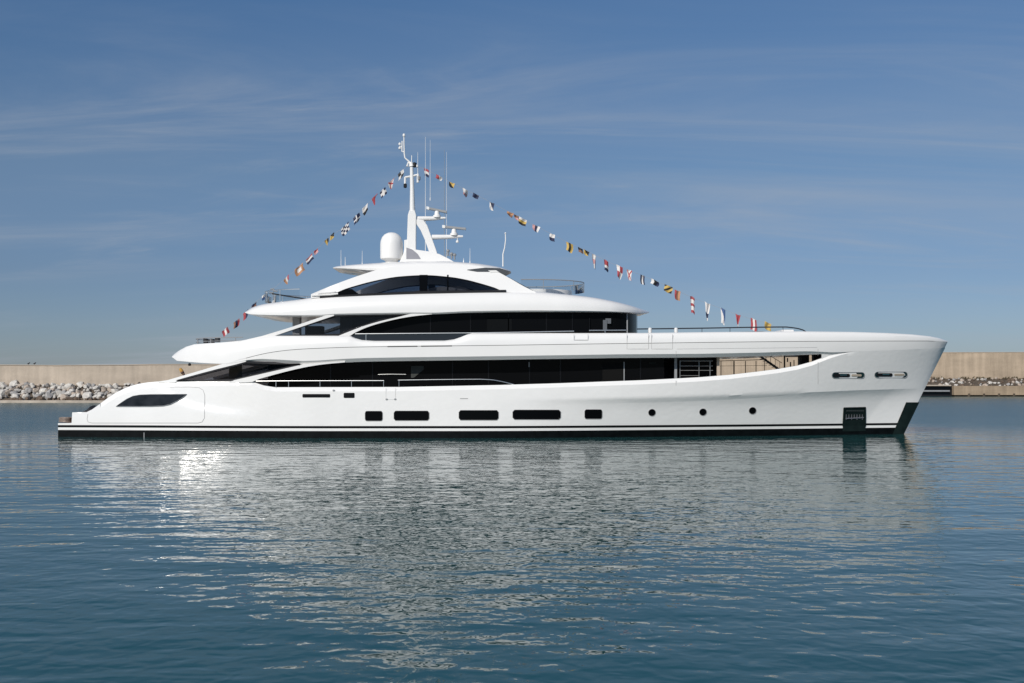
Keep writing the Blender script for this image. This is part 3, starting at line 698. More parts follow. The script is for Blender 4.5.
slabY([(402, 263), (404.5, 250), (404.5, 240.5), (408, 240), (408, 263)], .30, 'mast_fairing', WHITE, MAST)
slabY([(400, 263.5), (404, 255), (408, 249), (416, 250.5), (430, 252.5), (440, 255), (450, 260), (456, 263.5)], .62, 'mast_base', WHITE, MAST)
slabY([(407.2, 260), (407.2, 248.6), (413, 250.5), (418.5, 255), (421.6, 260)], .64, 'mast_vent', mat('vent_grey', (.24, .24, .27), .5, var=.05), MAST, bevel=0)
mb = MB(); mb.tube([c(412.4, 212), c(412.2, 190), c(411.6, 166)], [.22, .17, .13], 14); mb.tube([c(411.6, 166.5), c(411, 162.4)], [.20, .14], 12); part(mb, 'mast_pole', [WHITE], MAST)
mb = MB(); mb.tube([c(405, 177.4), c(412, 176.2), c(418.6, 174.6)], .085, 8); mb.tube([c(405.2, 177), c(405, 184.5)], .085, 8); mb.tube([c(418, 174.4), c(417.8, 182.6)], .095, 8); part(mb, 'crossarm', [WHITE], MAST)
mb = MB(); mb.lathe(c(405.2, 188), [(.05, 0), (.13, .05), (.13, .3), (.05, .36)], 10); part(mb, 'navigation_light', [FRAME], MAST)
mb = MB(); mb.lathe(c(418.8, 180.5), [(.05, 0), (.13, .05), (.13, .3), (.05, .36)], 10); part(mb, 'navigation_light', [GREY], MAST)
mb = MB(); mb.lathe(c(414.6, 167.5), [(.05, 0), (.16, .05), (.16, .34), (.05, .4)], 10); part(mb, 'navigation_light', [FRAME], MAST)
mb = MB(); mb.tube([c(407.2, 166.5), c(408, 163), c(415, 164), c(417.5, 167)], .09, 8); part(mb, 'crossarm', [WHITE], MAST)
mb = MB(); mb.tube([c(411, 163.4), c(408, 160.6), c(405, 158), c(404.4, 154), c(404, 142), c(404, 135.4)], [.07, .06, .055, .055, .045, .04], 8)
mb.lathe(c(404, 136.6), [(.05, -.05), (.11, .05), (.09, .2), (.02, .24)], 10); mb.tube([c(402, 151.6), c(402.2, 141)], .045, 6); mb.tube([c(402, 151.6), c(404.4, 152)], .04, 6)
for y in (144.6, 148.6): mb.lathe(c(399.8, y), [(.03, -.08), (.10, -.02), (.10, .1), (.03, .16)], 8)
mb.tube([c(399.8, 146), c(402.1, 147)], .03, 6); part(mb, 'wind_sensor', [OFFW], MAST)
mb = MB(); mb.tube([c(411.6, 162.4), c(411.8, 155.5)], .035, 6); part(mb, 'aerial', [OFFW], MAST)
# forward radar leg
leg_o = [(416, 219.6), (424, 220.8), (427.6, 226), (432, 238), (437, 252), (438.4, 258), (431, 258), (428.6, 250), (425, 240), (421, 231), (416.6, 224.4)]
slabY(leg_o, .26, 'radar_leg', WHITE, MAST)
def radar(x0, x1, y, bar, hub):
    A = MB(); A.tube([c(x0, y), c(x0 + (x1 - x0) * .6, y - .4), c(x1, y - .8)], [.2, .16, .08], 12); a = part(A, 'radar_arm', [WHITE], MAST)
    hx, hy = hub
    B = MB(); B.lathe(c(hx, hy + 3), [(.30, 0), (.30, .16), (.20, .22), (.18, .40), (.14, .5), (.05, .52)], 14); part(B, 'radar_motor', [OFFW], a)
    S = MB(); p, q = c(bar[0], bar[1]), c(bar[2], bar[3]); d = (q - p).normalized(); u = Vector((0, .12, 0)); w = Vector((0, 0, .09))
    S.prism([p - u - w, p + u - w, p + u + w, p - u + w], [q - u - w, q + u - w, q + u + w, q - u + w]); part(S, 'radar_scanner', [GREY], a, smooth=0, bevel=.02)
    E = MB(); E.prism([p - d * .16 - u * 1.05 - w * 1.2, p - d * .16 + u * 1.05 - w * 1.2, p - d * .16 + u * 1.05 + w * 1.2, p - d * .16 - u * 1.05 + w * 1.2], [p + d * .05 - u * 1.05 - w * 1.2, p + d * .05 + u * 1.05 - w * 1.2, p + d * .05 + u * 1.05 + w * 1.2, p + d * .05 - u * 1.05 + w * 1.2]); part(E, 'scanner_end', [WHITE], a, smooth=0)
radar(417, 445.6, 218.8, (428.6, 208.4, 447, 212.2), (437, 214.6))
radar(432, 463, 237.2, (444.4, 226.8, 466, 229), (454, 232.6))
mb = MB(); mb.lathe(c(457.4, 243), [(.04, 0), (.11, .04), (.12, .14), (.04, .22)], 10); mb.tube([c(457.4, 241), c(457.4, 238)], .03, 6); part(mb, 'navigation_light', [OFFW], MAST)
mb = MB()
for x, y in ((448, 252), (451.6, 255), (454.6, 256)): mb.lathe(c(x, y), [(.05, -.3), (.07, 0), (.13, .02), (.13, .14), (.05, .2)], 8)
mb.tube([c(446, 258), c(446.4, 252.6)], .03, 6); mb.tube([c(447, 255.6), c(455.6, 255.6)], .03, 6); part(mb, 'horn', [GREY], MAST)
def whip(x, y0, y1, r=.022, y=CY, m=OFFW):
    mb = MB(); mb.tube([P(x, y1, y), P(x, (y0 + y1) / 2, y), P(x, y0, y)], [r * 1.3, r, r * .6], 6); mb.lathe(P(x, y1, y), [(r * 2.4, -.05), (r * 2.4, .12), (r, .2)], 8); part(mb, 'aerial', [m], HT)
whip(425.4, 137, 262, .019); whip(444.4, 150, 262, .017, m=GREY); whip(417.8, 152, 176, .02); whip(430.2, 140, 200, .014); whip(446.6, 152, 262, .014)
whip(341, 250, 268, .018, 4.4); whip(345.2, 257, 268, .022, 4.6); whip(362.2, 250.5, 265, .016, 4.4); whip(470, 248, 263.5, .016, 4.2); whip(463.6, 258, 262.6, .018, 4.2)
mb = MB(); mb.tube([P(503, 266.5, 4.2), P(503, 254, 4.2), P(504.8, 247, 4.2), P(505.6, 240, 4.2), P(505.4, 233, 4.2)], [.05, .045, .04, .04, .035], 8); mb.lathe(P(505.4, 233.6, 4.2), [(.04, -.04), (.08, .02), (.02, .1)], 8); part(mb, 'goose_neck_aerial', [OFFW], HT)

# ------------------------------------------------------------------ things standing on the yacht
def thing_mb(mb, name, mats, label, cat, group=None, smooth=32, bevel=0):
    lo = Vector((sum(v.x for v in mb.v) / len(mb.v), sum(v.y for v in mb.v) / len(mb.v), min(v.z for v in mb.v)))
    return tag(mb.build(name, mats, None, lo, smooth, bevel), label, cat, group)
mb = MB()
z0 = P(0, 423, .8).z
for i, (x, y, rr) in enumerate(((62.8, 2.3, .24), (66.4, 2.2, .30), (69.6, 2.4, .22))):
    for k in range(4):
        q = [Vector((P(x, 0, y).x + (rr - .03 * (k % 2)) * math.cos(R(a)), y + (rr - .03 * (k % 2)) * math.sin(R(a)), z0 + .05 + k * .09)) for a in range(0, 360, 20)]
        mb.tube(q, .05, 6, closed=True)
thing_mb(mb, 'mooring_rope', [ROPE], 'coiled brown mooring rope lying on the yacht\'s low swim platform', 'rope')
mb = MB(); z0 = P(0, 412.0, 2).z; xa, xb = P(77, 0, 2).x, P(92, 0, 2).x
for i in range(9):
    pass
prof = [(0, .02), (.15, .14), (.3, .25), (.42, .42), (.5, .46), (.6, .40), (.75, .27), (.9, .2), (1, .02)]
rows = []
for t, h in prof:
    x = xa + (xb - xa) * t; rows.append([Vector((x, 2.6 + 1.1 - 1.1 * math.cos(R(a)) * (.6 + .4 * math.sin(math.pi * max(.08, t))), z0 + h * math.sin(R(a)) + .01 * math.sin(a + t * 9))) for a in range(0, 181, 20)])
for i in range(len(rows) - 1):
    for j in range(len(rows[0]) - 1): mb.add([rows[i][j], rows[i + 1][j], rows[i + 1][j + 1], rows[i][j + 1]], [(0, 1, 2, 3)])
    mb.add([rows[i][0], rows[i + 1][0], rows[i + 1][-1], rows[i][-1]], [(0, 1, 2, 3)])
thing_mb(mb, 'canvas_cover', [BCLOTH], 'small heap under a black canvas cover on the yacht\'s stern steps', 'cover')

# ------------------------------------------------------------------ dressing lines and signal flags
def line_thing(pts, y, label):
    mb = MB(); mb.tube([P(x, q, y) for x, q in pts], .009, 5)
    return thing_mb(mb, 'dressing_line', [WIRE], label, 'rope')
AFT = pch([(219, 338), (223, 331), (236, 322), (246, 313), (254, 304), (264, 295), (275, 287.4), (286, 278), (299, 267), (309, 257), (316, 250), (328, 238), (345, 226.5), (356, 216.5), (365, 207), (374.5, 197), (382.5, 190.5), (391, 181), (400, 173.5), (407, 166)])
FWD = pch([(416.5, 165.5), (426, 169.5), (439, 176), (452, 183), (465, 189.6), (476, 194.6), (492, 203), (510, 212.6), (523, 219), (536, 226), (552, 234.4), (570, 243.6), (587, 251), (606, 261), (620, 266.6), (642, 275.6), (655, 280.6), (668, 286), (678, 291), (692, 297.6), (707, 303.4), (723, 309), (738, 315), (753.5, 319.6), (768, 323.4), (778, 328)])
line_thing([(x, AFT(x)) for x in AFT.xs], CY, 'thin dressing line with flags from the yacht\'s mast down to its stern')
line_thing([(x, FWD(x)) for x in FWD.xs], CY, 'thin dressing line with flags from the yacht\'s mast down to its foredeck')
def flag(px, py, w, h, slope, pat, label, group, tail=0., tw=0., skew=0.):
    """cloth hanging from the line: w along it, h down, in pixels; pat(u, v) names the colour"""
    k = (CY + D) / F * .96; W, Hh = w * k, h * k; nu, nv = 12, 12
    mb = MB(); cs = sorted({pat((i + .5) / nu, (j + .5) / nv) for i in range(nu) for j in range(nv)})
    org = P(px, py, CY); ph = random.uniform(0, 6.28); sgn = random.choice((-1, 1))
    def q(u, v):
        uu = u - .5; wd = 1 - tail * v
        x = uu * W * wd * math.cos(tw * v) + skew * Hh * v + .16 * W * math.sin(3.1 * v + ph) * v
        y = uu * W * wd * math.sin(tw * v + .35 * sgn) + .11 * W * math.sin(6.5 * u + 2.2 * v + ph)
        z = -v * Hh + slope * uu * W + .03 * Hh * math.sin(5 * u + ph)
        return org + Vector((x, y, z))
    for i in range(nu):
        for j in range(nv):
            u0, u1, v0, v1 = i / nu, (i + 1) / nu, j / nv, (j + 1) / nv
            mb.add([q(u0, v0), q(u1, v0), q(u1, v1), q(u0, v1)], [(0, 1, 2, 3)], cs.index(pat((u0 + u1) / 2, (v0 + v1) / 2)))
    return thing_mb(mb, 'signal_flag', [FC[x] for x in cs], label, 'flag', group, smooth=60)
def hs(*cc): return lambda u, v: cc[min(len(cc) - 1, int(v * len(cc)))]
def vs_(*cc): return lambda u, v: cc[min(len(cc) - 1, int(u * len(cc)))]
def chk(a, b, n=4): return lambda u, v: a if (int(u * n) + int(v * n)) % 2 else b
def cross(a, b, w=.17): return lambda u, v: b if abs(u - .5) < w or abs(v - .5) < w else a
def salt(a, b, w=.16): return lambda u, v: b if abs(u - v) < w or abs(u + v - 1) < w else a
def box2(a, b, m=.28): return lambda u, v: b if m < u < 1 - m and m < v < 1 - m else a
def diag(a, b): return lambda u, v: a if u > v else b
def dst(a, b): return lambda u, v: a if int((u + v) * 2.6) % 2 else b
def one(a): return lambda u, v: a
GA, GF = 'signal flags on the line down to the stern', 'signal flags on the line down to the foredeck'
aft = [(400.5, 171.6, 6, 7, 'white', chk('white', 'black', 2), 'black and white quartered flag, highest of all, just left of the masthead'),
 (391.2, 180.4, 6, 6.4, '', salt('white', 'red'), 'white flag with red diagonal cross, second below the masthead on the stern line'),
 (382.6, 189.6, 6, 6.6, '', cross('navy', 'white'), 'navy flag with white cross just above the plain red pennant'),
 (374.6, 196, 7, 7, 'tail', one('red'), 'plain bright red triangular pennant on the stern line'),
 (365, 206, 6, 7, '', hs('white', 'white', 'black'), 'white flag with black lower edge right below the red pennant'),
 (356, 215.4, 7, 8, '', cross('navy', 'white', .12), 'navy flag with thin white cross just above the chequered flag'),
 (345, 225.2, 8, 8, '', chk('navy', 'white', 4), 'navy and white chequered flag midway down the stern line'),
 (332, 234, 4.4, 5, '', diag('black', 'yellow'), 'black and yellow flag, upper of a close pair above the satellite dome\'s height'),
 (326.6, 239, 4, 5, '', vs_('yellow', 'black'), 'yellow and black flag, lower of the close pair below the chequered flag'),
 (316, 249.6, 4, 4, '', hs('red', 'pink'), 'tiny red and pink flag above the hardtop\'s aft tip'),
 (309.2, 256.4, 7, 5.4, '', hs('red', 'white', 'navy'), 'small red, white and navy striped flag left of the hardtop aerials'),
 (299, 266, 8, 7.6, '', box2('orange', 'white'), 'orange flag with white centre, largest on the lower stern line'),
 (286.4, 277, 6, 5, '', vs_('orange', 'white', 'red'), 'orange, white and red flag just above the sun deck\'s aft rail'),
 (264.6, 294, 5, 5, '', hs('white', 'blue'), 'white and blue flag beside the sun deck\'s aft rail'),
 (254, 303.4, 4.6, 4.6, '', hs('navy', 'brown'), 'dark navy and brown flag just above the bridge roof\'s aft tip'),
 (245.4, 311.6, 6, 7.4, '', vs_('red', 'navy'), 'dark red and navy flag right at the bridge roof\'s aft tip'),
 (236.2, 320.6, 5.4, 7, '', vs_('brown', 'navy', 'red'), 'brown, navy and red flag second from the bottom of the stern line'),
 (225, 329, 5.6, 6, '', vs_('red', 'white', 'red'), 'red and white flag lowest on the stern line, over the upper deck rail')]
for x, y, w, h, m, pt, lb in aft: flag(x, y, w, h, .9, pt, lb, GA, tail=.75 if m == 'tail' else 0, tw=random.uniform(-1.3, 1.3), skew=.15)
fwd = [(426.4, 169, 5, 8, hs('red', 'white', 'navy'), 'red, white and navy flag nearest the masthead on the foredeck line', 0),
 (439, 175.6, 6, 4, vs_('red', 'white'), 'small red and white flag, second from the masthead on the foredeck line', 0),
 (452, 182.6, 6, 5.4, diag('yellow', 'black'), 'yellow and black flag between the masthead and the plain white flag', 0),
 (465, 189, 5.4, 7, hs('white', 'white', 'pink'), 'mostly white flag above the upper radar scanner', 0),
 (476, 194, 6, 4.4, one('navy'), 'plain dark navy flag right of the mostly white flag', 0),
 (492, 202.6, 5, 8, diag('navy', 'white'), 'navy and white diagonal flag hanging alone on the upper foredeck line', .3),
 (510.4, 212.2, 7, 4.6, hs('orange', 'brown'), 'orange and brown flag, upper of a tight trio', 0),
 (516.6, 215.4, 5, 5, hs('brown', 'pink'), 'brown and pink flag in the middle of a tight trio', 0),
 (523, 218.4, 8, 7, hs('white', 'yellow', 'black'), 'white, yellow and black flag, lower of a tight trio', 0),
 (536.4, 225.6, 8, 6.4, vs_('pink', 'navy', 'white'), 'pink, navy and white flag right of the tight trio', 0),
 (552.4, 234, 5.4, 7.4, hs('white', 'navy'), 'white over navy flag above the lookout rail\'s left side', 0),
 (569.6, 243, 7, 9, vs_('yellow', 'black', 'yellow'), 'yellow flag with black middle bar hanging over the lookout rail', 0),
 (580.4, 248, 5, 5, hs('black', 'brown'), 'black and brown flag, left one of an overlapping dark pair', 0),
 (586.6, 250.6, 6, 5, diag('black', 'yellow'), 'black and yellow flag, right one of an overlapping dark pair', 0),
 (594, 254.6, 4.6, 15, hs('white', 'pink', 'white'), 'long pale pink and white pennant hanging limp', .5),
 (606.2, 260.4, 4.6, 11, hs('red', 'red', 'white', 'navy'), 'tall red, white and navy flag right of the pale pennant', 0),
 (619.6, 266, 6.4, 12.6, chk('red', 'white', 2), 'red and white quartered flag, tallest over the wheelhouse roof', 0),
 (629.4, 270, 5.2, 11, salt('white', 'red', .1), 'white flag with thin red diagonal cross over the wheelhouse roof', .4),
 (642.6, 275.2, 4.6, 9.6, vs_('navy', 'white', 'navy'), 'navy and white upright striped flag past the wheelhouse roof\'s tip', 0),
 (655, 280.2, 8.6, 5, vs_('white', 'black', 'navy'), 'white, black and navy flag blown flat on the foredeck line', 0),
 (668.6, 285.6, 8, 7, dst('yellow', 'black'), 'yellow and black diagonally striped flag on the foredeck line', 0),
 (677.6, 290.6, 5.6, 10, vs_('red', 'brown', 'orange'), 'dark red and brown flag right of the diagonally striped one', 0),
 (692.4, 297, 5, 17, hs('red', 'white', 'red', 'white', 'red'), 'long red and white banded pennant above the foredeck rail', .25),
 (707.6, 303, 6, 18, hs('white', 'white', 'white', 'navy', 'white'), 'long thin white pennant tapering to a point above the foredeck', .8),
 (723, 308.6, 4.8, 16, diag('blue', 'white'), 'long blue and white pennant above the foredeck rail', .3),
 (738, 314.6, 5, 13, hs('red', 'red', 'red', 'white'), 'red pennant with white tip just above the foredeck rail', .7),
 (753.6, 319, 5.6, 12, vs_('red', 'white', 'red'), 'short red and white upright striped flag touching the foredeck rail', 0),
 (768, 322.6, 7.4, 8, one('yellow'), 'plain yellow flag lowest on the foredeck line by the rail', 0)]
for x, y, w, h, pt, lb, tl in fwd: flag(x, y, w, h, -.45, pt, lb, GF, tail=tl, tw=random.uniform(-1.1, 1.1))
# bunched ensign on the aft deck
mb = MB()
for i in range(8):
    t = i / 7; p = P(180 + 4.4 * t, 368.4 + 7.2 * t, 2.4); r = .05 + .085 * math.sin(math.pi * (t * .8 + .15))
    if i: mb.tube([pp, p], [pr, r], 8, 0 if t < .45 else (1 if i % 2 else 2))
    pp, pr = p, r
thing_mb(mb, 'ensign', [mat('flag_gold', (.45, .26, .06), .8), FC['black'], FC['brown']], 'bunched orange and dark flag hanging above the main deck\'s aft end', 'flag')

# ------------------------------------------------------------------ water
def water():
    mb = MB(); S = 4000; ys = [-160, 9000]
    mb.add([(-6000, -300, 0), (6000, -300, 0), (6000, 9000, 0), (-6000, 9000, 0)], [(0, 1, 2, 3)])
    m = bpy.data.materials.new('harbour_water'); m.use_nodes = True; t = m.node_tree; b = t.nodes['Principled BSDF']
    b.inputs['Base Color'].default_value = (.012, .064, .067, 1); b.inputs['Roughness'].default_value = .04; b.inputs['IOR'].default_value = 1.40
    b.inputs['Specular IOR Level'].default_value = .5
    tc = t.nodes.new('ShaderNodeTexCoord')
    def nz(scale, rot, sc, det, rough, dist=0., loc=(0, 0, 0)):
        mp = t.nodes.new('ShaderNodeMapping'); mp.inputs['Scale'].default_value = scale; mp.inputs['Rotation'].default_value = (0, 0, R(rot)); mp.inputs['Location'].default_value = loc
        t.links.new(tc.outputs['Object'], mp.inputs[0])
        n = t.nodes.new('ShaderNodeTexNoise'); n.inputs['Scale'].default_value = sc; n.inputs['Detail'].default_value = det; n.inputs['Roughness'].default_value = rough; n.inputs['Distortion'].default_value = dist
        t.links.new(mp.outputs[0], n.inputs['Vector']); return n.outputs['Fac']
    def mm(op, a, c):
        n = t.nodes.new('ShaderNodeMath'); n.operation = op
        for i, v in enumerate((a, c)):
            if isinstance(v, (int, float)): n.inputs[i].default_value = v
            else: t.links.new(v, n.inputs[i])
        return n.outputs[0]
    swell = nz((.6, 1.2, 1), 9, .16, 3, .5)
    rip = nz((.55, 1.25, 1), -6, .85, 1.5, .5, .3)
    mid = nz((.45, 1.2, 1), 5, .36, 3, .5, .5, (2, 7, 0))
    rip2 = nz((.8, 1.1, 1), 3, 1.9, 3, .5, .2, (5, 3, 0))
    fine = nz((1.0, 1.05, 1), 14, 2.7, .6, .5, .5)
    patchy = nz((.5, 1., 1), 0, .035, 3, .5)
    sp = t.nodes.new('ShaderNodeSeparateXYZ'); t.links.new(tc.outputs['Object'], sp.inputs[0])
    def mr(v, a, c, lo, hi):
        n = t.nodes.new('ShaderNodeMapRange'); n.interpolation_type = 'SMOOTHSTEP'; t.links.new(v, n.inputs['Value'])
        for k_, q_ in (('From Min', a), ('From Max', c), ('To Min', lo), ('To Max', hi)): n.inputs[k_].default_value = q_
        return n.outputs['Result']
    wy = mm('ADD', sp.outputs['Y'], mm('MULTIPLY', mm('ADD', patchy, -.5), 60.0))
    h0 = mm('MULTIPLY', mid, .025)
    ax = t.nodes.new('ShaderNodeMath'); ax.operation = 'ABSOLUTE'; t.links.new(sp.outputs['X'], ax.inputs[0])
    wy = mm('ADD', wy, mr(ax.outputs[0], 29, 42, 0, 32))
    breeze = mr(wy, -6, 60, .6, 12.0)
    h = mm('ADD', h0, mm('ADD', mm('MULTIPLY', swell, .11), mm('MULTIPLY', rip, .048)))
    t.links.new(mr(wy, -12, 75, .03, .24), b.inputs['Roughness'])
    h = mm('ADD', h, mm('MULTIPLY', breeze, mm('MULTIPLY', rip2, .012)))
    h = mm('ADD', h, mm('MULTIPLY', mm('MULTIPLY', fine, mm('ADD', mm('MULTIPLY', patchy, .8), .2)), mr(sp.outputs['Y'], -30, -6, .025, .016)))
    bp = t.nodes.new('ShaderNodeBump'); bp.inputs['Strength'].default_value = 1; bp.inputs['Distance'].default_value = 1.0
    t.links.new(h, bp.inputs['Height']); t.links.new(bp.outputs[0], b.inputs['Normal'])
    return tag(mb.build('water', [m], None, (0, 0, 0), 0), kind='structure')
WATER = water(); WATER.location.z = .2

# ------------------------------------------------------------------ breakwater walls, quay, rocks
def concrete(name, col, streak):
    m = mat(name, col, .85, spec=.2); t = m.node_tree; b = t.nodes['Principled BSDF']
    tc = t.nodes.new('ShaderNodeTexCoord')
    def nz(scale, sc, det):
        mp = t.nodes.new('ShaderNodeMapping'); mp.inputs['Scale'].default_value = scale; t.links.new(tc.outputs['Object'], mp.inputs[0])
        n = t.nodes.new('ShaderNodeTexNoise'); n.inputs['Scale'].default_value = sc; n.inputs['Detail'].default_value = det; n.inputs['Roughness'].default_value = .6
        t.links.new(mp.outputs[0], n.inputs['Vector']); return n.outputs['Fac']
    a = nz((1, 1, .08), .9, 5); c2 = nz((.15, 1, .6), .5, 4); d = nz((1, 1, 1), 3, 6)
    mx = t.nodes.new('ShaderNodeMath'); mx.operation = 'ADD'; t.links.new(a, mx.inputs[0]); t.links.new(c2, mx.inputs[1])
    m2 = t.nodes.new('ShaderNodeMath'); m2.operation = 'MULTIPLY_ADD'; t.links.new(d, m2.inputs[0]); m2.inputs[1].default_value = .35; t.links.new(mx.outputs[0], m2.inputs[2])
    cr = t.nodes.new('ShaderNodeValToRGB'); e = cr.color_ramp.elements
    e[0].position = .85; e[0].color = (*[v * (1 - streak) for v in col], 1); e[1].position = 1.45; e[1].color = (*[min(1, v * (1 + streak * .6)) for v in col], 1)
    mr = t.nodes.new('ShaderNodeMapRange'); mr.inputs['From Max'].default_value = 2; t.links.new(m2.outputs[0], mr.inputs[0])
    e[0].position = .42; e[1].position = .74; t.links.new(mr.outputs[0], cr.inputs[0]); t.links.new(cr.outputs[0], b.inputs['Base Color'])
    return m
CONC = concrete('beige_concrete', (.43, .365, .295), .24)
CONC2 = concrete('tan_concrete', (.41, .33, .245), .30)
PALE = concrete('pale_concrete', (.42, .37, .31), .2)
KERB = mat('wall_cap', (.46, .38, .30), .8, var=.1, vscale=.6)
YL, YR = 123.6, 206.0
def jag(x, s): return s * (noise.noise(Vector((x * .13, 3.1, 0))) + .5 * noise.noise(Vector((x * .6, 9.1, 0))))
def wall(name, xa, xb, Y, th, z0, ztop, m, label, cap):
    w = empty(name, ((xa + xb) / 2, Y, 0), label, 'wall')
    n = 70; mb = MB()
    xs = [xa + (xb - xa) * i / n for i in range(n + 1)]
    for a, b in zip(xs, xs[1:]):
        za, zb = ztop(a), ztop(b)
        mb.add([(a, Y, z0), (b, Y, z0), (b, Y + .25, zb), (a, Y + .25, za), (a, Y + th, z0), (b, Y + th, z0), (b, Y + th, zb), (a, Y + th, za)], [(0, 1, 2, 3), (3, 2, 6, 7), (5, 4, 7, 6)])
    mb.build('concrete_face', [m], w, smooth=0)
    cb = MB()
    for a, b in zip(xs, xs[1:]):
        za, zb = ztop(a) + .005, ztop(b) + .005
        cb.add([(a, Y + .12, za), (b, Y + .12, zb), (b, Y + .12, zb + cap), (a, Y + .12, za + cap), (a, Y + th, za + cap), (b, Y + th, zb + cap)], [(0, 1, 2, 3), (3, 2, 5, 4), (0, 4, 5, 1)])
    cb.build('coping', [KERB], w, smooth=0)
    return w
def pl(px, py, Y): return P(px, py, Y)
zl = P(0, 365.2, YL).z
wall('sea_wall', -420, 17, YL, 2.5, 1.5, lambda x: zl + jag(x, .07) + .045 * math.sin(x * .09) + (.09 if x > -72 else 0) + (.05 if x > -50 else 0), CONC, 'long beige concrete breakwater wall on the left behind the yacht\'s stern', .12)
zr = P(0, 352.6, YR).z
wall('sea_wall', 8, 520, YR, 3, 2., lambda x: zr + .05 * math.sin(x * .05), CONC2, 'tall tan concrete breakwater wall on the right beyond the yacht\'s bow', .15)
# left: pale ledge at the water
def ledge(name, xa, xb, y0, y1, z, m, label, seed):
    mb = MB(); n = 120; xs = [xa + (xb - xa) * i / n for i in range(n + 1)]
    for a, b in zip(xs, xs[1:]):
        fa, fb = y0 + jag(a + seed, .25), y0 + jag(b + seed, .25); za, zb = z + jag(a * 2 + seed, .05), z + jag(b * 2 + seed, .05)
        mb.add([(a, fa, -.6), (b, fb, -.6), (b, fb + .15, zb), (a, fa + .15, za), (b, y1, zb), (a, y1, za)], [(0, 1, 2, 3), (3, 2, 4, 5)])
    lo = ((xa + xb) / 2, y0, 0); return tag(mb.build(name, [m], None, lo, 20), label, 'ledge')
ledge('stone_ledge', -420, 25, YL - 8.2, YL + .5, .66, mat('wet_pale_stone', (.34, .29, .235), .6, var=.35, vscale=.35, bump=.1, bscale=1.2), 'low pale stone ledge at the water under the white boulders', 1)
RK = [mat('limestone_pale', (.50, .475, .435), .85, var=.25, vscale=1.1, bump=.08, bscale=3), mat('limestone_grey', (.30, .29, .28), .85, var=.3, vscale=1.3, bump=.08, bscale=3), mat('limestone_buff', (.38, .32, .265), .85, var=.25, vscale=1.2, bump=.08, bscale=3), mat('rock_dark', (.12, .085, .06), .85, var=.4, vscale=1.4, bump=.08, bscale=3)]
rock_me = []
for v in range(8):
    bm = bmesh.new(); bmesh.ops.create_icosphere(bm, subdivisions=2, radius=1)
    sd = Vector((v * 7.3, v * 3.1, 1.7))
    for w in bm.verts:
        d = w.co.normalized(); k = 1 + .42 * noise.noise(d * 1.1 + sd) + .18 * noise.noise(d * 2.7 + sd)
        w.co = d * k
    for _ in range(9):
        nrm = Vector((random.uniform(-1, 1), random.uniform(-1, 1), random.uniform(-1, 1))).normalized(); dd = random.uniform(.55, .8)
        for w in bm.verts:
            q = w.co.dot(nrm)
            if q > dd: w.co -= nrm * (q - dd) * .92
    me = bpy.data.meshes.new('boulder'); bm.to_mesh(me); bm.free()
    rock_me.append(me)
variants = {}
def rock(mi, v):
    if (mi, v) not in variants:
        me = rock_me[v].copy(); me.materials.append(RK[mi]); variants[(mi, v)] = me
    return variants[(mi, v)]
def boulder(x, y, z, s, mi, label, group):
    o = bpy.data.objects.new('boulder', rock(mi, random.randrange(8))); C.objects.link(o)
    o.location = (x, y, z); o.scale = (s * random.uniform(.85, 1.35), s * random.uniform(.8, 1.1), s * random.uniform(.7, 1.0))
    o.rotation_euler = (random.uniform(-.6, .6), random.uniform(-.6, .6), random.uniform(0, 6.28))
    return tag(o, label, 'rock', group)
# bank under the boulders (earth slope), plus the far run of rocks as one mass
def bank(xa, xb, ya, yb, za, zb, m, label):
    mb = MB(); n = 160; k = 5
    g = [[Vector((xa + (xb - xa) * i / n, ya + (yb - ya) * j / k, za + (zb - za) * j / k + jag(i * 1.7 + j * 5, .18))) for i in range(n + 1)] for j in range(k + 1)]
    for j in range(k):
        for i in range(n): mb.add([g[j][i], g[j][i + 1], g[j + 1][i + 1], g[j + 1][i]], [(0, 1, 2, 3)])
    return tag(mb.build('bank', [m], None, ((xa + xb) / 2, ya, 0), 40), kind='structure')
DARKE = mat('dark_gravel', (.085, .066, .048), .9, var=.5, vscale=1.5)
bank(-420, 25, YL - 5.6, YL + .2, .3, 3.5, DARKE, None)
GL, GR = 'pale boulders heaped below the left breakwater wall', 'boulders along the foot of the right breakwater wall'
LX0, LX1 = P(-14, 0, YL).x, P(140, 0, YL - 4).x
cnt = 0
for r_ in range(6):
    n = 32 if r_ else 32
    for i in range(n):
        t = (i + random.uniform(-.35, .35) + .5 * (r_ % 2)) / n
        x = LX0 + (LX1 - LX0) * t; f = (r_ + random.uniform(-.3, .3)) / 5
        s = random.choice((.38, .46, .55, .7, .95)) * random.uniform(.9, 1.1)
        mi = random.choices((0, 1, 2), (6, 2, 3))[0]
        if r_ == 0: mi = 3; s *= .9  # lowest row coloured dark for shadow under the heap, and wet stone
        lab = 'dark wet boulder, coloured shadow-dark, at the waterline below the left breakwater wall' if mi == 3 else ('pale grey boulder heaped below the left breakwater wall' if mi == 1 else ('buff limestone boulder heaped below the left breakwater wall' if mi == 2 else 'whitish limestone boulder heaped below the left breakwater wall'))
        boulder(x, YL - 5.6 + 5.2 * f, .78 + 2.7 * f, s, mi, lab, GL); cnt += 1
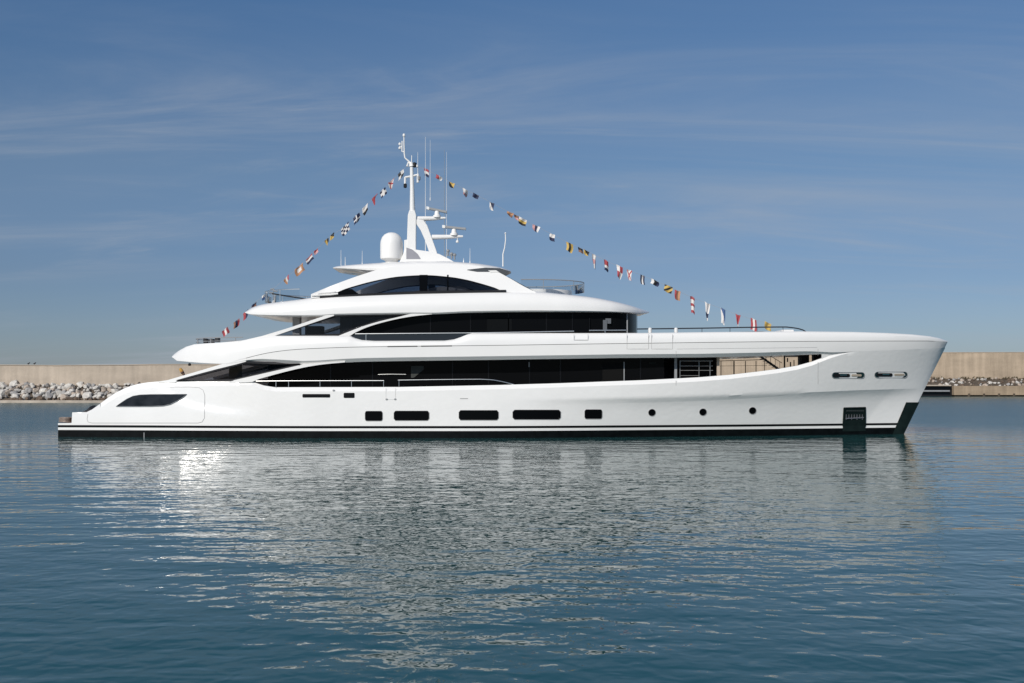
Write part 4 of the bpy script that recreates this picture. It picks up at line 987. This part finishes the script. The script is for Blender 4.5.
def mass(name, x0, x1, n, fy, smin, smax, wts, label, seed):
    rnd = random.Random(seed); mb = MB()
    for i in range(n):
        x = rnd.uniform(x0, x1); y, z = fy(rnd); s = rnd.uniform(smin, smax); me = rock_me[rnd.randrange(8)]
        a = rnd.uniform(0, 6.28); ca, sa = math.cos(a), math.sin(a); mi = rnd.choices((0, 1, 2, 3), wts)[0]
        mb.add([(x + s * (q.co.x * ca - q.co.y * sa) * 1.1, y + s * (q.co.x * sa + q.co.y * ca), z + s * .85 * q.co.z) for q in me.vertices], [tuple(p.vertices) for p in me.polygons], mi)
    return tag(mb.build(name, RK, None, ((x0 + x1) / 2, fy(rnd)[0], 0), 0, recalc=False), label, 'rocks', kind='stuff')
def fyl(r):
    f = r.random(); return YL - 5.6 + 5.2 * f, .4 + 3.0 * f
mass('rock_bank', LX1, 25, 260, fyl, .45, .75, (6, 2, 3, 1), 'rock bank hidden behind the yacht\'s hull below the breakwater wall', 3)
mass('rock_bank', LX0 - 30, LX0, 170, fyl, .45, .75, (6, 2, 3, 1), 'rock bank running out of the photo to the left', 4)
# right: quay with a dark slot, low rocks on it
zq = P(0, 386, YR - 14).z; yq = YR - 14
q = empty('quay', (P(960, 0, yq).x, yq, 0), 'low tan concrete quay with a dark slot beside the yacht\'s bow', 'quay')
xs0, xs1, xs2, xs3 = P(700, 0, yq).x, P(915, 0, yq).x, P(954, 0, yq).x, 500
mb = MB(); mb.box((xs0, yq, -.5), (xs1, yq + 14.2, zq)); mb.box((xs2, yq, .6), (xs3, yq + 14.2, zq - .004)); mb.box((xs1, yq + 1.6, -.5), (xs2, yq + 14.2, zq - .008))
mb.build('quay_wall', [concrete('quay_concrete', (.33, .255, .18), .35)], q, smooth=0)
mb = MB(); mb.box((xs1 - .5, yq - .15, zq + .004), (P(951, 0, yq).x, yq + 2, zq + .30)); mb.build('slab_edge', [PALE], q, smooth=0)
mb = MB(); mb.box((xs1, yq + 1.2, .1), (xs2, yq + 1.55, zq - .02)); mb.build('slot_back', [FRAME], q, smooth=0)
mb = MB(); mb.box((xs1, yq + .1, P(0, 391.6, yq).z), (P(950, 0, yq).x, yq + .5, P(0, 390.2, yq).z)); mb.build('fender_beam', [GREY], q, smooth=0)
mb = MB(); mb.box((xs2 + .5, yq + .5, -.5), (xs3, yq + 14, .62)); mb.build('dark_footing', [DARKE], q, smooth=0)
k = 0
for x in range(968, 1300, 15):
    mb = MB(); p = P(x, 0, yq).x; mb.box((p, yq - .12, .2), (p + .5, yq + .3, 1.0)); mb.build('pile', [DARKE], q, smooth=0)
zb = P(0, 386, YR - 12).z
bank(xs0, 420, YR - 9, YR + .2, zb - .3, P(0, 378.5, YR).z, DARKE, None)
RX0, RX1 = P(915, 0, YR - 5).x, P(1038, 0, YR - 5).x
for r_ in range(3):
    n = 36
    for i in range(n):
        t = (i + random.uniform(-.4, .4)) / n; f = (r_ + random.uniform(-.35, .35)) / 2.2; s = random.choice((.28, .34, .42, .55, .75)) * random.uniform(.85, 1.1)
        mi = random.choices((0, 2, 3, 1), (3, 4, 4, 3))[0]
        lab = {0: 'whitish boulder on the quay below the right breakwater wall', 1: 'grey boulder on the quay below the right breakwater wall', 2: 'buff boulder on the quay below the right breakwater wall', 3: 'dark brown boulder on the quay below the right breakwater wall'}[mi]
        boulder(RX0 + (RX1 - RX0) * t, YR - 8.5 + 8 * max(0, f), zb + .1 + (P(0, 379, YR).z - zb) * max(0, f), s, mi, lab, GR)
def fyr(r):
    f = r.random(); return YR - 8.5 + 8 * f, zb + .1 + (P(0, 379, YR).z - zb) * f
mass('rock_bank', RX1, RX1 + 30, 110, fyr, .4, .85, (4, 2, 4, 3), 'rock bank running out of the photo to the right', 5)
mass('rock_bank', xs0, RX0, 220, fyr, .4, .85, (4, 2, 4, 3), 'rock bank hidden behind the yacht\'s bow on the quay', 6)
# dry scrub in the joint at the wall's foot
mb = MB(); rnd = random.Random(5)
for i in range(260):
    x = rnd.uniform(RX0 - 8, RX1 + 4); 
    if noise.noise(Vector((x * .25, 0, 0))) < -.05: continue
    z = P(0, 379.6, YR).z; h = rnd.uniform(.3, 1.0); w = rnd.uniform(.2, .5); yy = YR - rnd.uniform(.2, 1.2)
    for _ in range(3):
        a = rnd.uniform(-.5, .5); mb.add([(x, yy, z), (x + w * .3, yy + rnd.uniform(-.2, .2), z + h * .4), (x + a, yy, z + h), (x - w * .3, yy + rnd.uniform(-.2, .2), z + h * .5)], [(0, 1, 2, 3)])
tag(mb.build('scrub', [mat('dry_scrub', (.075, .06, .035), .9, var=.3)], None, ((RX0 + RX1) / 2, YR, 0), 0, recalc=False), 'dry brown scrub along the foot of the right breakwater wall', 'scrub', kind='stuff')
# two birds on the left wall
for x, lb in ((28.6, 'small dark bird perched on the breakwater wall, farther from the yacht'), (34.6, 'small dark bird perched on the breakwater wall, nearer the yacht')):
    p = P(x, 365.0, YL + 1); z = zl + .14 + .045 * math.sin(p.x * .09)
    mb = MB(); mb.tube([(p.x - .30, YL + 1, z + .16), (p.x - .15, YL + 1, z + .2), (p.x, YL + 1, z + .25), (p.x + .12, YL + 1, z + .32), (p.x + .17, YL + 1, z + .42), (p.x + .24, YL + 1, z + .43), (p.x + .32, YL + 1, z + .42)], [.03, .09, .14, .11, .07, .07, .015], 10)
    for s in (-.05, .05): mb.tube([(p.x, YL + 1 + s, z + .2), (p.x, YL + 1 + s, z)], .018, 5)
    thing_mb(mb, 'bird', [mat('dark_feathers', (.03, .03, .035), .8, var=.3, vscale=8)], lb, 'bird', 'birds on the left breakwater wall')
